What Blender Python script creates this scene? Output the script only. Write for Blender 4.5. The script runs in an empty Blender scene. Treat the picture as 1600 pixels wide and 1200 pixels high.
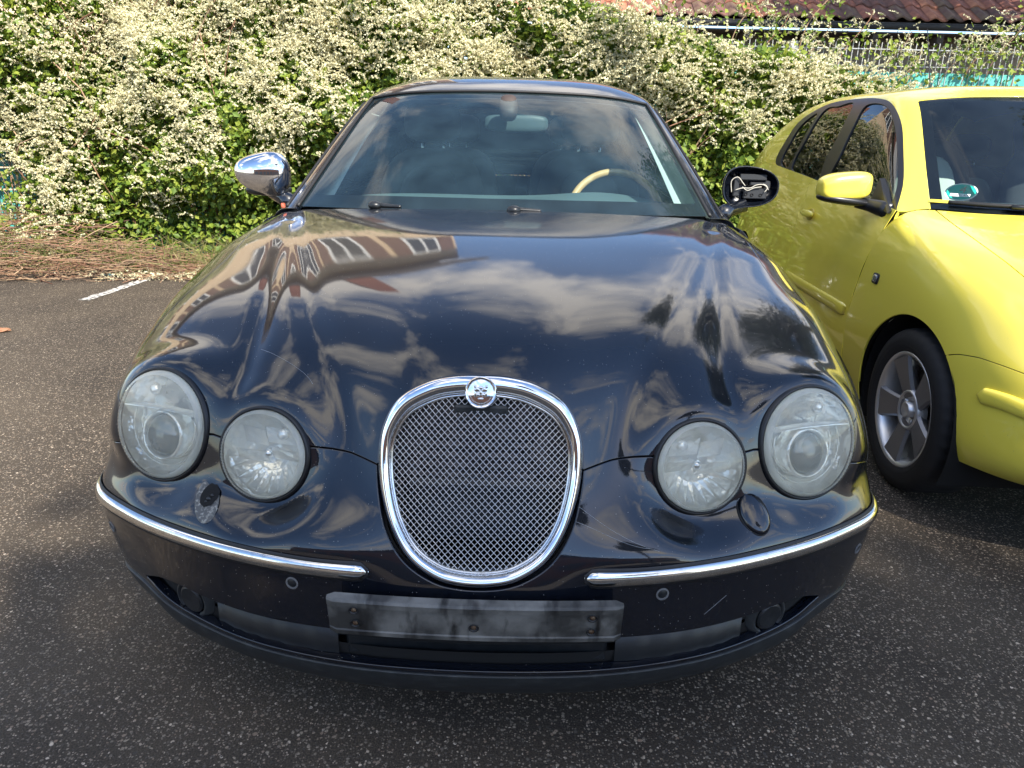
import bpy, math, random
import numpy as np
from mathutils import Vector, Matrix
random.seed(7)
RNG = np.random.default_rng(7)
SC = bpy.context.scene
COL = SC.collection
R = math.radians

# ------------------------------------------------------------------ camera
CAM = dict(x=.068, y=-1.15, z=1.23, pitch=.33, yaw=-.010, roll=-.024, f=1150.0)
cam_data = bpy.data.cameras.new('camera')
cam = bpy.data.objects.new('camera', cam_data)
COL.objects.link(cam)
SC.camera = cam
_p, _y, _r = CAM['pitch'], CAM['yaw'], CAM['roll']
FW = np.array([math.sin(_y)*math.cos(_p), math.cos(_y)*math.cos(_p), -math.sin(_p)])
_rt = np.array([math.cos(_y), -math.sin(_y), 0.0])
_up = np.cross(_rt, FW)
RT = math.cos(_r)*_rt - math.sin(_r)*_up
UP = math.sin(_r)*_rt + math.cos(_r)*_up
m = Matrix.Identity(4)
for i in range(3):
    m[i][0] = RT[i]; m[i][1] = UP[i]; m[i][2] = -FW[i]
m[0][3], m[1][3], m[2][3] = CAM['x'], CAM['y'], CAM['z']
cam.matrix_world = m
cam_data.sensor_fit = 'HORIZONTAL'
cam_data.sensor_width = 36.0
cam_data.lens = 36.0*CAM['f']/1600.0
cam_data.clip_start = 0.02
cam_data.clip_end = 500.0

# ------------------------------------------------------------------ light
SUN_DIR = Vector((.42, -.72, .74)).normalized()      # towards the sun: behind the viewer, to the right
elev = math.asin(SUN_DIR.z)
azim = math.atan2(SUN_DIR.x, SUN_DIR.y)
world = bpy.data.worlds.new('World')
SC.world = world
world.use_nodes = True
nt = world.node_tree
for n in list(nt.nodes): nt.nodes.remove(n)
L = nt.links.new
def wn(t, **k):
    n = nt.nodes.new(t)
    for a, b in k.items(): setattr(n, a, b)
    return n
wo = wn('ShaderNodeOutputWorld'); bg = wn('ShaderNodeBackground')
sky = wn('ShaderNodeTexSky', sky_type='NISHITA', sun_disc=False)
sky.sun_elevation = elev; sky.sun_rotation = azim
sky.air_density = 1.0; sky.dust_density = .6; sky.ozone_density = 3.2; sky.altitude = 1200
tc = wn('ShaderNodeTexCoord'); sep = wn('ShaderNodeSeparateXYZ')
L(tc.outputs['Generated'], sep.inputs[0])
ad = wn('ShaderNodeMath', operation='ADD'); ad.inputs[1].default_value = .22
mx = wn('ShaderNodeMath', operation='MAXIMUM'); mx.inputs[1].default_value = .02
L(sep.outputs[2], mx.inputs[0]); L(mx.outputs[0], ad.inputs[0])
dx = wn('ShaderNodeMath', operation='DIVIDE'); dy = wn('ShaderNodeMath', operation='DIVIDE')
L(sep.outputs[0], dx.inputs[0]); L(ad.outputs[0], dx.inputs[1])
L(sep.outputs[1], dy.inputs[0]); L(ad.outputs[0], dy.inputs[1])
cmb = wn('ShaderNodeCombineXYZ'); L(dx.outputs[0], cmb.inputs[0]); L(dy.outputs[0], cmb.inputs[1])
cmb.inputs[2].default_value = 3.1
nz = wn('ShaderNodeTexNoise'); nz.inputs['Scale'].default_value = 1.55; nz.inputs['Detail'].default_value = 7
nz.inputs['Roughness'].default_value = .62; nz.inputs['Distortion'].default_value = .25
L(cmb.outputs[0], nz.inputs['Vector'])
rp = wn('ShaderNodeValToRGB')
rp.color_ramp.elements[0].position = .49; rp.color_ramp.elements[0].color = (0, 0, 0, 1)
rp.color_ramp.elements[1].position = .63; rp.color_ramp.elements[1].color = (1, 1, 1, 1)
L(nz.outputs[0], rp.inputs[0])
mixc = wn('ShaderNodeMix', data_type='RGBA')
mixc.inputs[7].default_value = (6.9, 6.5, 6.0, 1)
L(rp.outputs[0], mixc.inputs[0]); L(sky.outputs[0], mixc.inputs[6])
L(mixc.outputs[2], bg.inputs[0]); bg.inputs[1].default_value = .14
L(bg.outputs[0], wo.inputs[0])

sun_data = bpy.data.lights.new('sun', 'SUN')
sun_data.energy = 4.2; sun_data.angle = R(.55); sun_data.color = (1, .93, .82)
sun = bpy.data.objects.new('sun', sun_data); COL.objects.link(sun)
sun.rotation_euler = SUN_DIR.to_track_quat('Z', 'Y').to_euler()
SC.view_settings.view_transform = 'Standard'
SC.view_settings.look = 'None'
SC.view_settings.gamma = 1
SC.view_settings.use_curve_mapping = False
SC.view_settings.exposure = 1.32
SC.render.engine = 'CYCLES'
SC.cycles.max_bounces = 10
SC.cycles.transparent_max_bounces = 24

# ------------------------------------------------------------------ materials
def mat(name, base=(.5, .5, .5), rough=.5, metal=0.0, coat=0.0, spec=.5, noise=None, bump=None, ior=1.5, coat_rough=.03, trans=None, emit=None):
    mt = bpy.data.materials.new(name); mt.use_nodes = True
    t = mt.node_tree; b = t.nodes['Principled BSDF']
    b.inputs['Base Color'].default_value = (*base, 1)
    b.inputs['Roughness'].default_value = rough
    b.inputs['Metallic'].default_value = metal
    b.inputs['Coat Weight'].default_value = coat
    b.inputs['Coat Roughness'].default_value = coat_rough
    b.inputs['Coat IOR'].default_value = ior
    b.inputs['Specular IOR Level'].default_value = spec
    co = t.nodes.new('ShaderNodeTexCoord')
    if noise:      # (scale, colour2, low, high)
        sc, c2, lo, hi = noise
        nn = t.nodes.new('ShaderNodeTexNoise'); nn.inputs['Scale'].default_value = sc; nn.inputs['Detail'].default_value = 6
        t.links.new(co.outputs['Object'], nn.inputs['Vector'])
        r = t.nodes.new('ShaderNodeMapRange'); r.inputs[1].default_value = lo; r.inputs[2].default_value = hi
        t.links.new(nn.outputs[0], r.inputs[0])
        mm = t.nodes.new('ShaderNodeMix'); mm.data_type = 'RGBA'
        mm.inputs[6].default_value = (*base, 1); mm.inputs[7].default_value = (*c2, 1)
        t.links.new(r.outputs[0], mm.inputs[0]); t.links.new(mm.outputs[2], b.inputs['Base Color'])
    if bump:       # (scale, strength, distance)
        nb = t.nodes.new('ShaderNodeTexNoise'); nb.inputs['Scale'].default_value = bump[0]; nb.inputs['Detail'].default_value = 3
        t.links.new(co.outputs['Object'], nb.inputs['Vector'])
        bp = t.nodes.new('ShaderNodeBump'); bp.inputs['Strength'].default_value = bump[1]; bp.inputs['Distance'].default_value = bump[2]
        t.links.new(nb.outputs[0], bp.inputs['Height']); t.links.new(bp.outputs[0], b.inputs['Normal'])
        if coat: t.links.new(bp.outputs[0], b.inputs['Coat Normal'])
    return mt

def add_dust(mt, scale=260., amount=.06, col=(.35, .33, .3), rough_add=True):
    """light specks of dust and a faint film on paint"""
    t = mt.node_tree; b = t.nodes['Principled BSDF']
    co = t.nodes.new('ShaderNodeTexCoord')
    vo = t.nodes.new('ShaderNodeTexVoronoi'); vo.inputs['Scale'].default_value = scale
    t.links.new(co.outputs['Object'], vo.inputs['Vector'])
    lt = t.nodes.new('ShaderNodeMath'); lt.operation = 'LESS_THAN'; lt.inputs[1].default_value = .16
    t.links.new(vo.outputs['Distance'], lt.inputs[0])
    sp = t.nodes.new('ShaderNodeSeparateColor'); t.links.new(vo.outputs['Color'], sp.inputs[0])
    g = t.nodes.new('ShaderNodeMath'); g.operation = 'LESS_THAN'; g.inputs[1].default_value = amount
    t.links.new(sp.outputs[0], g.inputs[0])
    mu = t.nodes.new('ShaderNodeMath'); mu.operation = 'MULTIPLY'
    t.links.new(lt.outputs[0], mu.inputs[0]); t.links.new(g.outputs[0], mu.inputs[1])
    src = b.inputs['Base Color'].links[0].from_socket if b.inputs['Base Color'].is_linked else None
    mm = t.nodes.new('ShaderNodeMix'); mm.data_type = 'RGBA'
    if src: t.links.new(src, mm.inputs[6])
    else: mm.inputs[6].default_value = b.inputs['Base Color'].default_value
    mm.inputs[7].default_value = (*col, 1)
    t.links.new(mu.outputs[0], mm.inputs[0]); t.links.new(mm.outputs[2], b.inputs['Base Color'])
    # specks are matt: they break the clear coat
    inv = t.nodes.new('ShaderNodeMath'); inv.operation = 'SUBTRACT'; inv.inputs[0].default_value = 1.0
    t.links.new(mu.outputs[0], inv.inputs[1]); t.links.new(inv.outputs[0], b.inputs['Coat Weight'])

def glass_mat(name, tint=(.8, .88, .86), film=0.0, filmcol=(.6, .6, .6), ior=1.5, rough=0.0):
    """thin pane: straight-through light plus a mirror reflection by Fresnel, and an optional diffuse film"""
    mt = bpy.data.materials.new(name); mt.use_nodes = True
    t = mt.node_tree
    for n in list(t.nodes): t.nodes.remove(n)
    o = t.nodes.new('ShaderNodeOutputMaterial')
    tr = t.nodes.new('ShaderNodeBsdfTransparent'); tr.inputs[0].default_value = (*tint, 1)
    gl = t.nodes.new('ShaderNodeBsdfGlossy'); gl.inputs['Roughness'].default_value = rough
    fr = t.nodes.new('ShaderNodeFresnel'); fr.inputs[0].default_value = ior
    mx = t.nodes.new('ShaderNodeMixShader')
    t.links.new(fr.outputs[0], mx.inputs[0])
    if film > 0:
        df = t.nodes.new('ShaderNodeBsdfTranslucent'); df.inputs[0].default_value = (*filmcol, 1)
        d2 = t.nodes.new('ShaderNodeBsdfDiffuse'); d2.inputs[0].default_value = (*filmcol, 1)
        md = t.nodes.new('ShaderNodeMixShader'); md.inputs[0].default_value = .5
        t.links.new(df.outputs[0], md.inputs[1]); t.links.new(d2.outputs[0], md.inputs[2])
        m2 = t.nodes.new('ShaderNodeMixShader')
        nn = t.nodes.new('ShaderNodeTexNoise'); nn.inputs['Scale'].default_value = 9; nn.inputs['Detail'].default_value = 5
        co = t.nodes.new('ShaderNodeTexCoord'); t.links.new(co.outputs['Object'], nn.inputs['Vector'])
        r = t.nodes.new('ShaderNodeMapRange'); r.inputs[1].default_value = .3; r.inputs[2].default_value = .7
        r.inputs[3].default_value = film*.6; r.inputs[4].default_value = film*1.35
        t.links.new(nn.outputs[0], r.inputs[0]); t.links.new(r.outputs[0], m2.inputs[0])
        t.links.new(tr.outputs[0], m2.inputs[1]); t.links.new(md.outputs[0], m2.inputs[2])
        t.links.new(m2.outputs[0], mx.inputs[1])
    else:
        t.links.new(tr.outputs[0], mx.inputs[1])
    t.links.new(gl.outputs[0], mx.inputs[2]); t.links.new(mx.outputs[0], o.inputs[0])
    return mt

M = {}
M['black'] = mat('black_paint', (.003, .0045, .0085), .30, 0, 1.0, .15, ior=1.62, coat_rough=.012, bump=(420, .012, .002))
add_dust(M['black'])
M['black_low'] = mat('black_paint_lower', (.006, .008, .010), .3, 0, 1.0, .5, ior=1.55, coat_rough=.05, bump=(300, .03, .002))
add_dust(M['black_low'], 300, .05)
M['yellow'] = mat('yellow_paint', (.92, .77, .09), .35, 0, 1.0, .5, ior=1.5, coat_rough=.03, bump=(300, .012, .002))
add_dust(M['yellow'], 160, .03, (.45, .40, .15))
M['chrome'] = mat('chrome', (.82, .83, .85), .07, 1.0, bump=(60, .02, .002))
M['chrome_worn'] = mat('chrome_worn', (.80, .79, .76), .13, 1.0, noise=(45, (.55, .52, .47), .55, .8), bump=(90, .05, .002))
M['rubber'] = mat('black_rubber', (.012, .012, .013), .55, bump=(200, .2, .001))
M['gasket'] = mat('gasket', (.010, .010, .011), .4)
M['plastic'] = mat('black_plastic', (.010, .012, .014), .36, noise=(40, (.020, .022, .024), .45, .8), bump=(500, .15, .001))
M['grey_plastic'] = mat('weathered_plastic', (.018, .021, .023), .45, noise=(30, (.05, .055, .055), .5, .85), bump=(400, .25, .001))
M['dark'] = mat('dark_void', (.004, .004, .004), .9)
M['wire'] = mat('stainless_wire', (.72, .70, .68), .28, 1.0)
M['radiator'] = mat('radiator_fins', (.06, .052, .050), .6, .2, noise=(30, (.15, .13, .12), .4, .7))
M['glass'] = glass_mat('windscreen_glass', (.80, .92, .92), .10, (.20, .37, .46), 1.6)  # blue diffuse film imitates bluish sky haze reflected in the pane
M['glass_y2'] = glass_mat('clear_windscreen', (.80, .90, .88), .03, (.42, .56, .62), 1.7)  # fainter blue film, again reflected sky haze put into the pane colour
M['side_glass'] = glass_mat('side_glass', (.35, .42, .40), .02, (.4, .45, .45), 1.7)
M['lens'] = glass_mat('headlamp_lens', (1, 1, .95), .22, (1, .98, .86), 1.42, .03)
M['lens_rim'] = glass_mat('headlamp_lens_rim', (.9, .9, .86), .62, (.86, .86, .76), 1.45, .1)
M['reflector'] = mat('reflector', (.97, .96, .90), .18, .55, bump=(24, .8, .012))
M['ball'] = mat('projector_glass', (.20, .22, .20), .04, 0, 1.0, .8)
M['interior'] = mat('interior_trim', (.045, .06, .065), .7)
M['dash'] = mat('dashboard', (.10, .15, .155), .7, bump=(300, .2, .001))
M['pillar_trim'] = mat('pillar_trim', (.50, .58, .55), .8)  # light trim, brightened so its colour carries the sun falling on it
M['seat'] = mat('seat_leather', (.17, .155, .14), .6)
M['wood'] = mat('wood_rim', (.62, .38, .15), .25, 0, .6, noise=(25, (.75, .52, .26), .35, .7))
M['seat_grey'] = mat('seat_fabric_grey', (.50, .56, .53), .9, bump=(300, .4, .001))
M['seat_dark'] = mat('seat_fabric_dark', (.03, .035, .042), .9, bump=(300, .4, .001))

# ------------------------------------------------------------------ object helpers
def tag(o, label=None, cat=None, group=None, kind=None):
    if label: o['label'] = label
    if cat: o['category'] = cat
    if group: o['group'] = group
    if kind: o['kind'] = kind
    return o

def empty(name, loc=(0, 0, 0), rz=0.0, parent=None):
    o = bpy.data.objects.new(name, None); COL.objects.link(o)
    o.location = loc; o.rotation_euler = (0, 0, rz)
    if parent: o.parent = parent
    return o

def mk(name, V, F, mt, parent=None, N=None, smooth=True, mats=None, fm=None):
    me = bpy.data.meshes.new(name)
    V = np.asarray(V, float)
    if isinstance(F, np.ndarray) and F.ndim == 2:
        k = F.shape[1]; nF = len(F)
        me.vertices.add(len(V)); me.vertices.foreach_set('co', V.ravel().astype(np.float32))
        me.loops.add(nF*k); me.polygons.add(nF)
        me.loops.foreach_set('vertex_index', F.ravel().astype(np.int32))
        me.polygons.foreach_set('loop_start', (np.arange(nF)*k).astype(np.int32))
        me.polygons.foreach_set('loop_total', np.full(nF, k, np.int32))
        me.update(calc_edges=True)
    else:
        me.from_pydata(V.tolist(), [], [list(map(int, f)) for f in F])
        me.update()
    for x in (mats or [mt]): me.materials.append(x)
    if fm is not None: me.polygons.foreach_set('material_index', np.asarray(fm, np.int32))
    me.polygons.foreach_set('use_smooth', np.full(len(me.polygons), bool(smooth)))
    if N is not None:
        N = np.asarray(N, float); N = N/np.maximum(np.linalg.norm(N, axis=1, keepdims=True), 1e-9)
        me.normals_split_custom_set_from_vertices(N.tolist())
    o = bpy.data.objects.new(name, me); COL.objects.link(o)
    if parent: o.parent = parent
    return o

def sharp(o, ang=35):
    me = o.data
    me.polygons.foreach_set('use_smooth', np.full(len(me.polygons), True))
    if hasattr(me, 'set_sharp_from_angle'): me.set_sharp_from_angle(angle=R(ang))
    return o

def box(c, s, rot=None, bev=0.0):
    """verts, faces of a box (optionally with bevelled edges made by inset corners)"""
    x, y, z = s[0]/2, s[1]/2, s[2]/2
    if bev <= 0:
        V = np.array([(i*x, j*y, k*z) for i in (-1, 1) for j in (-1, 1) for k in (-1, 1)], float)
        F = [(0, 1, 3, 2), (4, 6, 7, 5), (0, 4, 5, 1), (2, 3, 7, 6), (0, 2, 6, 4), (1, 5, 7, 3)]
    else:
        b = bev; V = []; idx = {}
        for i in (-1, 1):
            for j in (-1, 1):
                for k in (-1, 1):
                    for ax in range(3):
                        p = [i*(x-b), j*(y-b), k*(z-b)]
                        p[ax] = (i*x, j*y, k*z)[ax]
                        idx[(i, j, k, ax)] = len(V); V.append(p)
        F = []
        for ax in range(3):
            o1, o2 = [a for a in range(3) if a != ax]
            for sg in (-1, 1):
                f = []
                for (p, q) in ((-1, -1), (1, -1), (1, 1), (-1, 1)):
                    k = [0, 0, 0]; k[ax] = sg; k[o1] = p; k[o2] = q
                    f.append(idx[(*k, ax)])
                flip = (ax == 1) != (sg < 0)
                F.append(tuple(f[::-1] if flip else f))
        for ax in range(3):          # edges along ax
            o1, o2 = [a for a in range(3) if a != ax]
            for p in (-1, 1):
                for q in (-1, 1):
                    ka = [0, 0, 0]; kb = [0, 0, 0]
                    ka[ax] = -1; kb[ax] = 1; ka[o1] = kb[o1] = p; ka[o2] = kb[o2] = q
                    f = [idx[(*ka, o1)], idx[(*kb, o1)], idx[(*kb, o2)], idx[(*ka, o2)]]
                    F.append(tuple(f))
        for i in (-1, 1):
            for j in (-1, 1):
                for k in (-1, 1):
                    F.append((idx[(i, j, k, 0)], idx[(i, j, k, 1)], idx[(i, j, k, 2)]))
        V = np.array(V, float)
    if rot is not None: V = V @ np.array(rot.to_3x3()).T
    return V + np.array(c, float), F

def join(parts):
    V = []; F = []; n = 0
    for v, f in parts:
        V.append(np.asarray(v, float)); F += [tuple(int(i)+n for i in ff) for ff in f]; n += len(v)
    return np.concatenate(V), F

def rotm(rx=0, ry=0, rz=0):
    return Matrix.Rotation(rz, 3, 'Z') @ Matrix.Rotation(ry, 3, 'Y') @ Matrix.Rotation(rx, 3, 'X')

def frame_from(n, upv=(0, 0, 1)):
    n = np.array(n, float); n /= np.linalg.norm(n)
    a = np.cross(np.array(upv, float), n); a /= np.linalg.norm(a)
    return a, np.cross(n, a), n

def lathe(prof, c, n, segs=48, upv=(0, 0, 1), sx=1.0, sy=1.0, arc=None):
    """revolve (radius, height) pairs round axis n through c"""
    a, b, n = frame_from(n, upv); c = np.array(c, float)
    V = []; F = []
    for (r, h) in prof:
        for k in range(segs):
            t = 2*math.pi*k/segs
            V.append(c + a*r*sx*math.cos(t) + b*r*sy*math.sin(t) + n*h)
    for i in range(len(prof)-1):
        for k in range(segs):
            k2 = (k+1) % segs
            F.append((i*segs+k, i*segs+k2, (i+1)*segs+k2, (i+1)*segs+k))
    return np.array(V), F

def tube(path, rad, segs=8, closed=False, caps=True, flat=None):
    P = np.asarray(path, float); n = len(P)
    rad = np.broadcast_to(np.asarray(rad, float), (n,))
    T = np.gradient(P, axis=0)
    if closed:
        T = np.roll(P, -1, 0)-np.roll(P, 1, 0)
    T /= np.maximum(np.linalg.norm(T, axis=1, keepdims=True), 1e-9)
    up = np.array([0, 0, 1.]) if abs(T[0][2]) < .9 else np.array([1., 0, 0])
    V = []; prev = None
    for i in range(n):
        a = np.cross(T[i], up) if prev is None else prev-T[i]*np.dot(prev, T[i])
        a /= max(np.linalg.norm(a), 1e-9); prev = a; b = np.cross(T[i], a)
        for k in range(segs):
            t = 2*math.pi*k/segs
            V.append(P[i]+rad[i]*(a*math.cos(t)+b*math.sin(t)))
    F = []
    m_ = n if closed else n-1
    for i in range(m_):
        j = (i+1) % n
        for k in range(segs):
            k2 = (k+1) % segs
            F.append((i*segs+k, i*segs+k2, j*segs+k2, j*segs+k))
    if caps and not closed:
        F.append(tuple(range(segs))[::-1]); F.append(tuple((n-1)*segs+k for k in range(segs)))
    return np.array(V), F

def crv(pts, n=60, closed=False):
    """smooth Catmull-Rom curve through points, resampled evenly"""
    P = np.asarray(pts, float)
    if closed: Q = np.concatenate([P[-1:], P, P[:2]])
    else: Q = np.concatenate([2*P[:1]-P[1:2], P, 2*P[-1:]-P[-2:-1]])
    out = []
    for i in range(1, len(Q)-2):
        p0, p1, p2, p3 = Q[i-1:i+3]
        for t in np.linspace(0, 1, 20, endpoint=False):
            out.append(.5*((2*p1)+(-p0+p2)*t+(2*p0-5*p1+4*p2-p3)*t*t+(-p0+3*p1-3*p2+p3)*t**3))
    if not closed: out.append(Q[-2])
    else: out.append(out[0])
    out = np.array(out); d = np.concatenate([[0], np.cumsum(np.linalg.norm(np.diff(out, axis=0), axis=1))])
    s = np.linspace(0, d[-1], n, endpoint=not closed)
    return np.stack([np.interp(s, d, out[:, k]) for k in range(out.shape[1])], 1)

def ellipsoid(c, r, nu=20, nv=12, rot=None):
    V = []; F = []
    for i in range(nv+1):
        th = math.pi*i/nv
        for k in range(nu):
            ph = 2*math.pi*k/nu
            V.append((math.sin(th)*math.cos(ph)*r[0], math.sin(th)*math.sin(ph)*r[1], math.cos(th)*r[2]))
    for i in range(nv):
        for k in range(nu):
            k2 = (k+1) % nu
            F.append((i*nu+k, (i+1)*nu+k, (i+1)*nu+k2, i*nu+k2))
    V = np.array(V)
    if rot is not None: V = V @ np.array(rot.to_3x3()).T
    return V+np.array(c, float), F

# ------------------------------------------------------------------ spline surfaces and panels cut from them
def bbasis(n, x):
    """clamped cubic B-spline basis, n control points, evaluated at x in 0..1"""
    p = 3; kn = np.concatenate([np.zeros(p), np.linspace(0, 1, n-p+1), np.ones(p)])
    x = np.clip(np.asarray(x, float), 0, 1-1e-10)
    B = np.array([(x >= kn[i]) & (x < kn[i+1]) for i in range(len(kn)-1)], float).T
    for d in range(1, p+1):
        Bn = np.zeros((len(x), len(kn)-1-d))
        for i in range(len(kn)-1-d):
            a = kn[i+d]-kn[i]; b = kn[i+d+1]-kn[i+1]
            if a > 0: Bn[:, i] += (x-kn[i])/a*B[:, i]
            if b > 0: Bn[:, i] += (kn[i+d+1]-x)/b*B[:, i+1]
        B = Bn
    g = np.array([kn[i+1:i+1+p].mean() for i in range(n)])
    return B, g

def fit_ctrl(D, w):
    n = len(D); _, g = bbasis(n, [0]); B, _ = bbasis(n, g)
    S = np.linalg.solve(B, D.reshape(n, -1)).reshape(D.shape)
    return D + w*(S-D)

class Surf:
    """grid surface through a table of points D[flow line][station]; s,t are measured in table indices"""
    def __init__(s, D, nu, nv, mirror=True, w=.85, disp=None, flip=False):
        D = np.array(D, float)
        if mirror:
            Dm = D[1:][::-1].copy(); Dm[..., 0] *= -1
            D = np.concatenate([Dm, D]); off = (len(D)-1)//2
        else: off = 0
        C = fit_ctrl(D, w); C = np.swapaxes(fit_ctrl(np.swapaxes(C, 0, 1), w), 0, 1)
        a, b = D.shape[:2]
        iu = np.linspace(0, a-1, nu); iv = np.linspace(0, b-1, nv)
        _, gu = bbasis(a, [0]); _, gv = bbasis(b, [0])
        Bu, _ = bbasis(a, np.interp(iu, np.arange(a), gu)); Bv, _ = bbasis(b, np.interp(iv, np.arange(b), gv))
        P = np.einsum('ui,ijk,vj->uvk', Bu, C, Bv)
        s.S, s.T = np.meshgrid(iu-off, iv, indexing='ij')
        s.sgn = -1 if flip else 1
        if disp is not None:
            Nn = s.normals(P); P = P + disp(P, Nn, s.S, s.T)
        s.P = P; s.N = s.normals(P); s.nu, s.nv = nu, nv
    def normals(s, P):
        du = np.gradient(P, axis=0); dv = np.gradient(P, axis=1)
        N = np.cross(du, dv)*-1*s.sgn
        return N/np.maximum(np.linalg.norm(N, axis=2, keepdims=True), 1e-12)
    def mesh(s):
        A = np.concatenate([s.P, s.N, s.S[..., None], s.T[..., None]], 2).reshape(-1, 8)
        i, j = np.meshgrid(np.arange(s.nu-1), np.arange(s.nv-1), indexing='ij')
        q = (i*s.nv+j).ravel()
        F = np.stack([q, q+1, q+s.nv+1, q+s.nv], 1)
        if s.sgn < 0: F = F[:, ::-1]
        return A, [tuple(f) for f in F.tolist()]
    def at(s, ss, tt, off=0.0):
        """points and normals at table coordinates"""
        u = (np.asarray(ss, float)-s.S[0, 0])/(s.S[-1, 0]-s.S[0, 0])*(s.nu-1)
        v = np.asarray(tt, float)/s.T[0, -1]*(s.nv-1)
        u = np.clip(u, 0, s.nu-1.001); v = np.clip(v, 0, s.nv-1.001)
        i = u.astype(int); j = v.astype(int); a = (u-i)[..., None]; b = (v-j)[..., None]
        f = lambda G: (G[i, j]*(1-a)*(1-b)+G[i+1, j]*a*(1-b)+G[i, j+1]*(1-a)*b+G[i+1, j+1]*a*b)
        n = f(s.N); n = n/np.linalg.norm(n, axis=-1, keepdims=True)
        return f(s.P)+n*off, n
    def find(s, uv, view, smin=0, smax=99):
        """table coordinates of the surface point that a drawing in the given view marks at uv"""
        q = view(s.P.reshape(-1, 3)).reshape(s.nu, s.nv, 2)
        ok = (s.S >= smin) & (s.S <= smax)
        res = []
        for p in uv:
            d = ((q-np.array(p))**2).sum(2); d[~ok] = 1e9
            i, j = np.unravel_index(np.argmin(d), d.shape)
            i = min(max(i, 1), s.nu-2); j = min(max(j, 1), s.nv-2)
            J = np.stack([(q[i+1, j]-q[i-1, j])/2, (q[i, j+1]-q[i, j-1])/2], 1)
            try: st = np.clip(np.linalg.solve(J, np.array(p)-q[i, j]), -1.5, 1.5)
            except Exception: st = np.zeros(2)
            res.append((s.S[i, j]+st[0]*(s.S[1, 0]-s.S[0, 0]), s.T[i, j]+st[1]*(s.T[0, 1]-s.T[0, 0])))
        return np.array(res)

def view_px(P):
    """drawing coordinates of the photograph, right-hand half (the car is symmetric)"""
    P = np.asarray(P, float).copy(); P = P-np.array([CAM['x'], CAM['y'], CAM['z']])
    d = P@FW
    return np.stack([800+CAM['f']*(P@RT)/d, 600-CAM['f']*(P@UP)/d], 1)

def clip(Mh, f):
    """keep the part of the mesh where f >= 0, cutting faces along the zero line"""
    A, F = Mh
    f = np.asarray(f, float)
    newA = [A]; n = len(A); cache = {}; out = []; ex = []
    inn = f >= 0
    for fc in F:
        k = [inn[i] for i in fc]
        if all(k): out.append(fc); continue
        if not any(k): continue
        poly = []
        for a, b in zip(fc, fc[1:]+fc[:1]):
            if inn[a]: poly.append(a)
            if inn[a] != inn[b]:
                key = (a, b) if a < b else (b, a)
                if key not in cache:
                    t = f[key[0]]/(f[key[0]]-f[key[1]]); t = min(max(t, .02), .98)
                    ex.append(A[key[0]]*(1-t)+A[key[1]]*t); cache[key] = n+len(ex)-1
                poly.append(cache[key])
        if len(poly) > 2: out.append(tuple(poly))
    if ex: A = np.concatenate([A, np.array(ex)])
    used = np.unique(np.array([i for fc in out for i in fc], int)) if out else np.array([], int)
    mp = -np.ones(len(A), int); mp[used] = np.arange(len(used))
    return A[used], [tuple(int(mp[i]) for i in fc) for fc in out]

def boundary(F):
    E = set()
    for fc in F:
        for a, b in zip(fc, fc[1:]+fc[:1]): E.add((a, b))
    return [(a, b) for (a, b) in E if (b, a) not in E]

def panel(name, Mh, mt, parent=None, rim=.018, rr=.0022, off=0.0, label=None):
    """sheet-metal panel: cut sheet with its edge rolled over and turned inwards"""
    A, F = Mh
    if not F: return None
    A = A.copy(); N = A[:, 3:6]/np.maximum(np.linalg.norm(A[:, 3:6], axis=1, keepdims=True), 1e-9)
    P = A[:, :3]+N*off
    V = [P]; NN = [N]; FF = list(F)
    if rim:
        be = boundary(F); idx = sorted({i for e in be for i in e}); mp = {v: k for k, v in enumerate(idx)}
        T = np.zeros((len(idx), 3))
        for a, b in be:
            t = np.cross(P[b]-P[a], N[a]); T[mp[a]] += t; T[mp[b]] += t
        T /= np.maximum(np.linalg.norm(T, axis=1, keepdims=True), 1e-9)
        p = P[idx]; n = N[idx]; n0 = len(P)
        rows = [(p, n), (p+T*rr*.7-n*rr*.3, n*.7+T*.7), (p+T*rr-n*rr, T), (p+T*rr-n*rim, T)]
        for (q, nn) in rows: V.append(q); NN.append(nn)
        k = len(idx)
        for r_ in range(3):
            for a, b in be:
                ia, ib = mp[a], mp[b]
                FF.append((n0+r_*k+ib, n0+r_*k+ia, n0+(r_+1)*k+ia, n0+(r_+1)*k+ib))
    o = mk(name, np.concatenate(V), FF, mt, parent, N=np.concatenate(NN))
    if label: o['label'] = label
    return o

def fsm(x, pts):
    """smooth function through points"""
    pts = np.array(sorted(map(tuple, pts)), float)
    c = crv(pts, 300); o = np.argsort(c[:, 0]); return np.interp(x, c[o, 0], c[o, 1])
# ================================================================== BLACK CAR
black_car = empty('parked_car', (0, 1.9, 0))
tag(black_car, 'black saloon with four round headlights and oval chrome mesh grille, facing the viewer', 'car')
BC = empty  # alias
def bpart(o):            # parts are modelled in world space; keep them there under the moved Empty
    o.matrix_parent_inverse = black_car.matrix_basis.inverted(); return o
black_car.location = (0, 0, 0)

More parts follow.
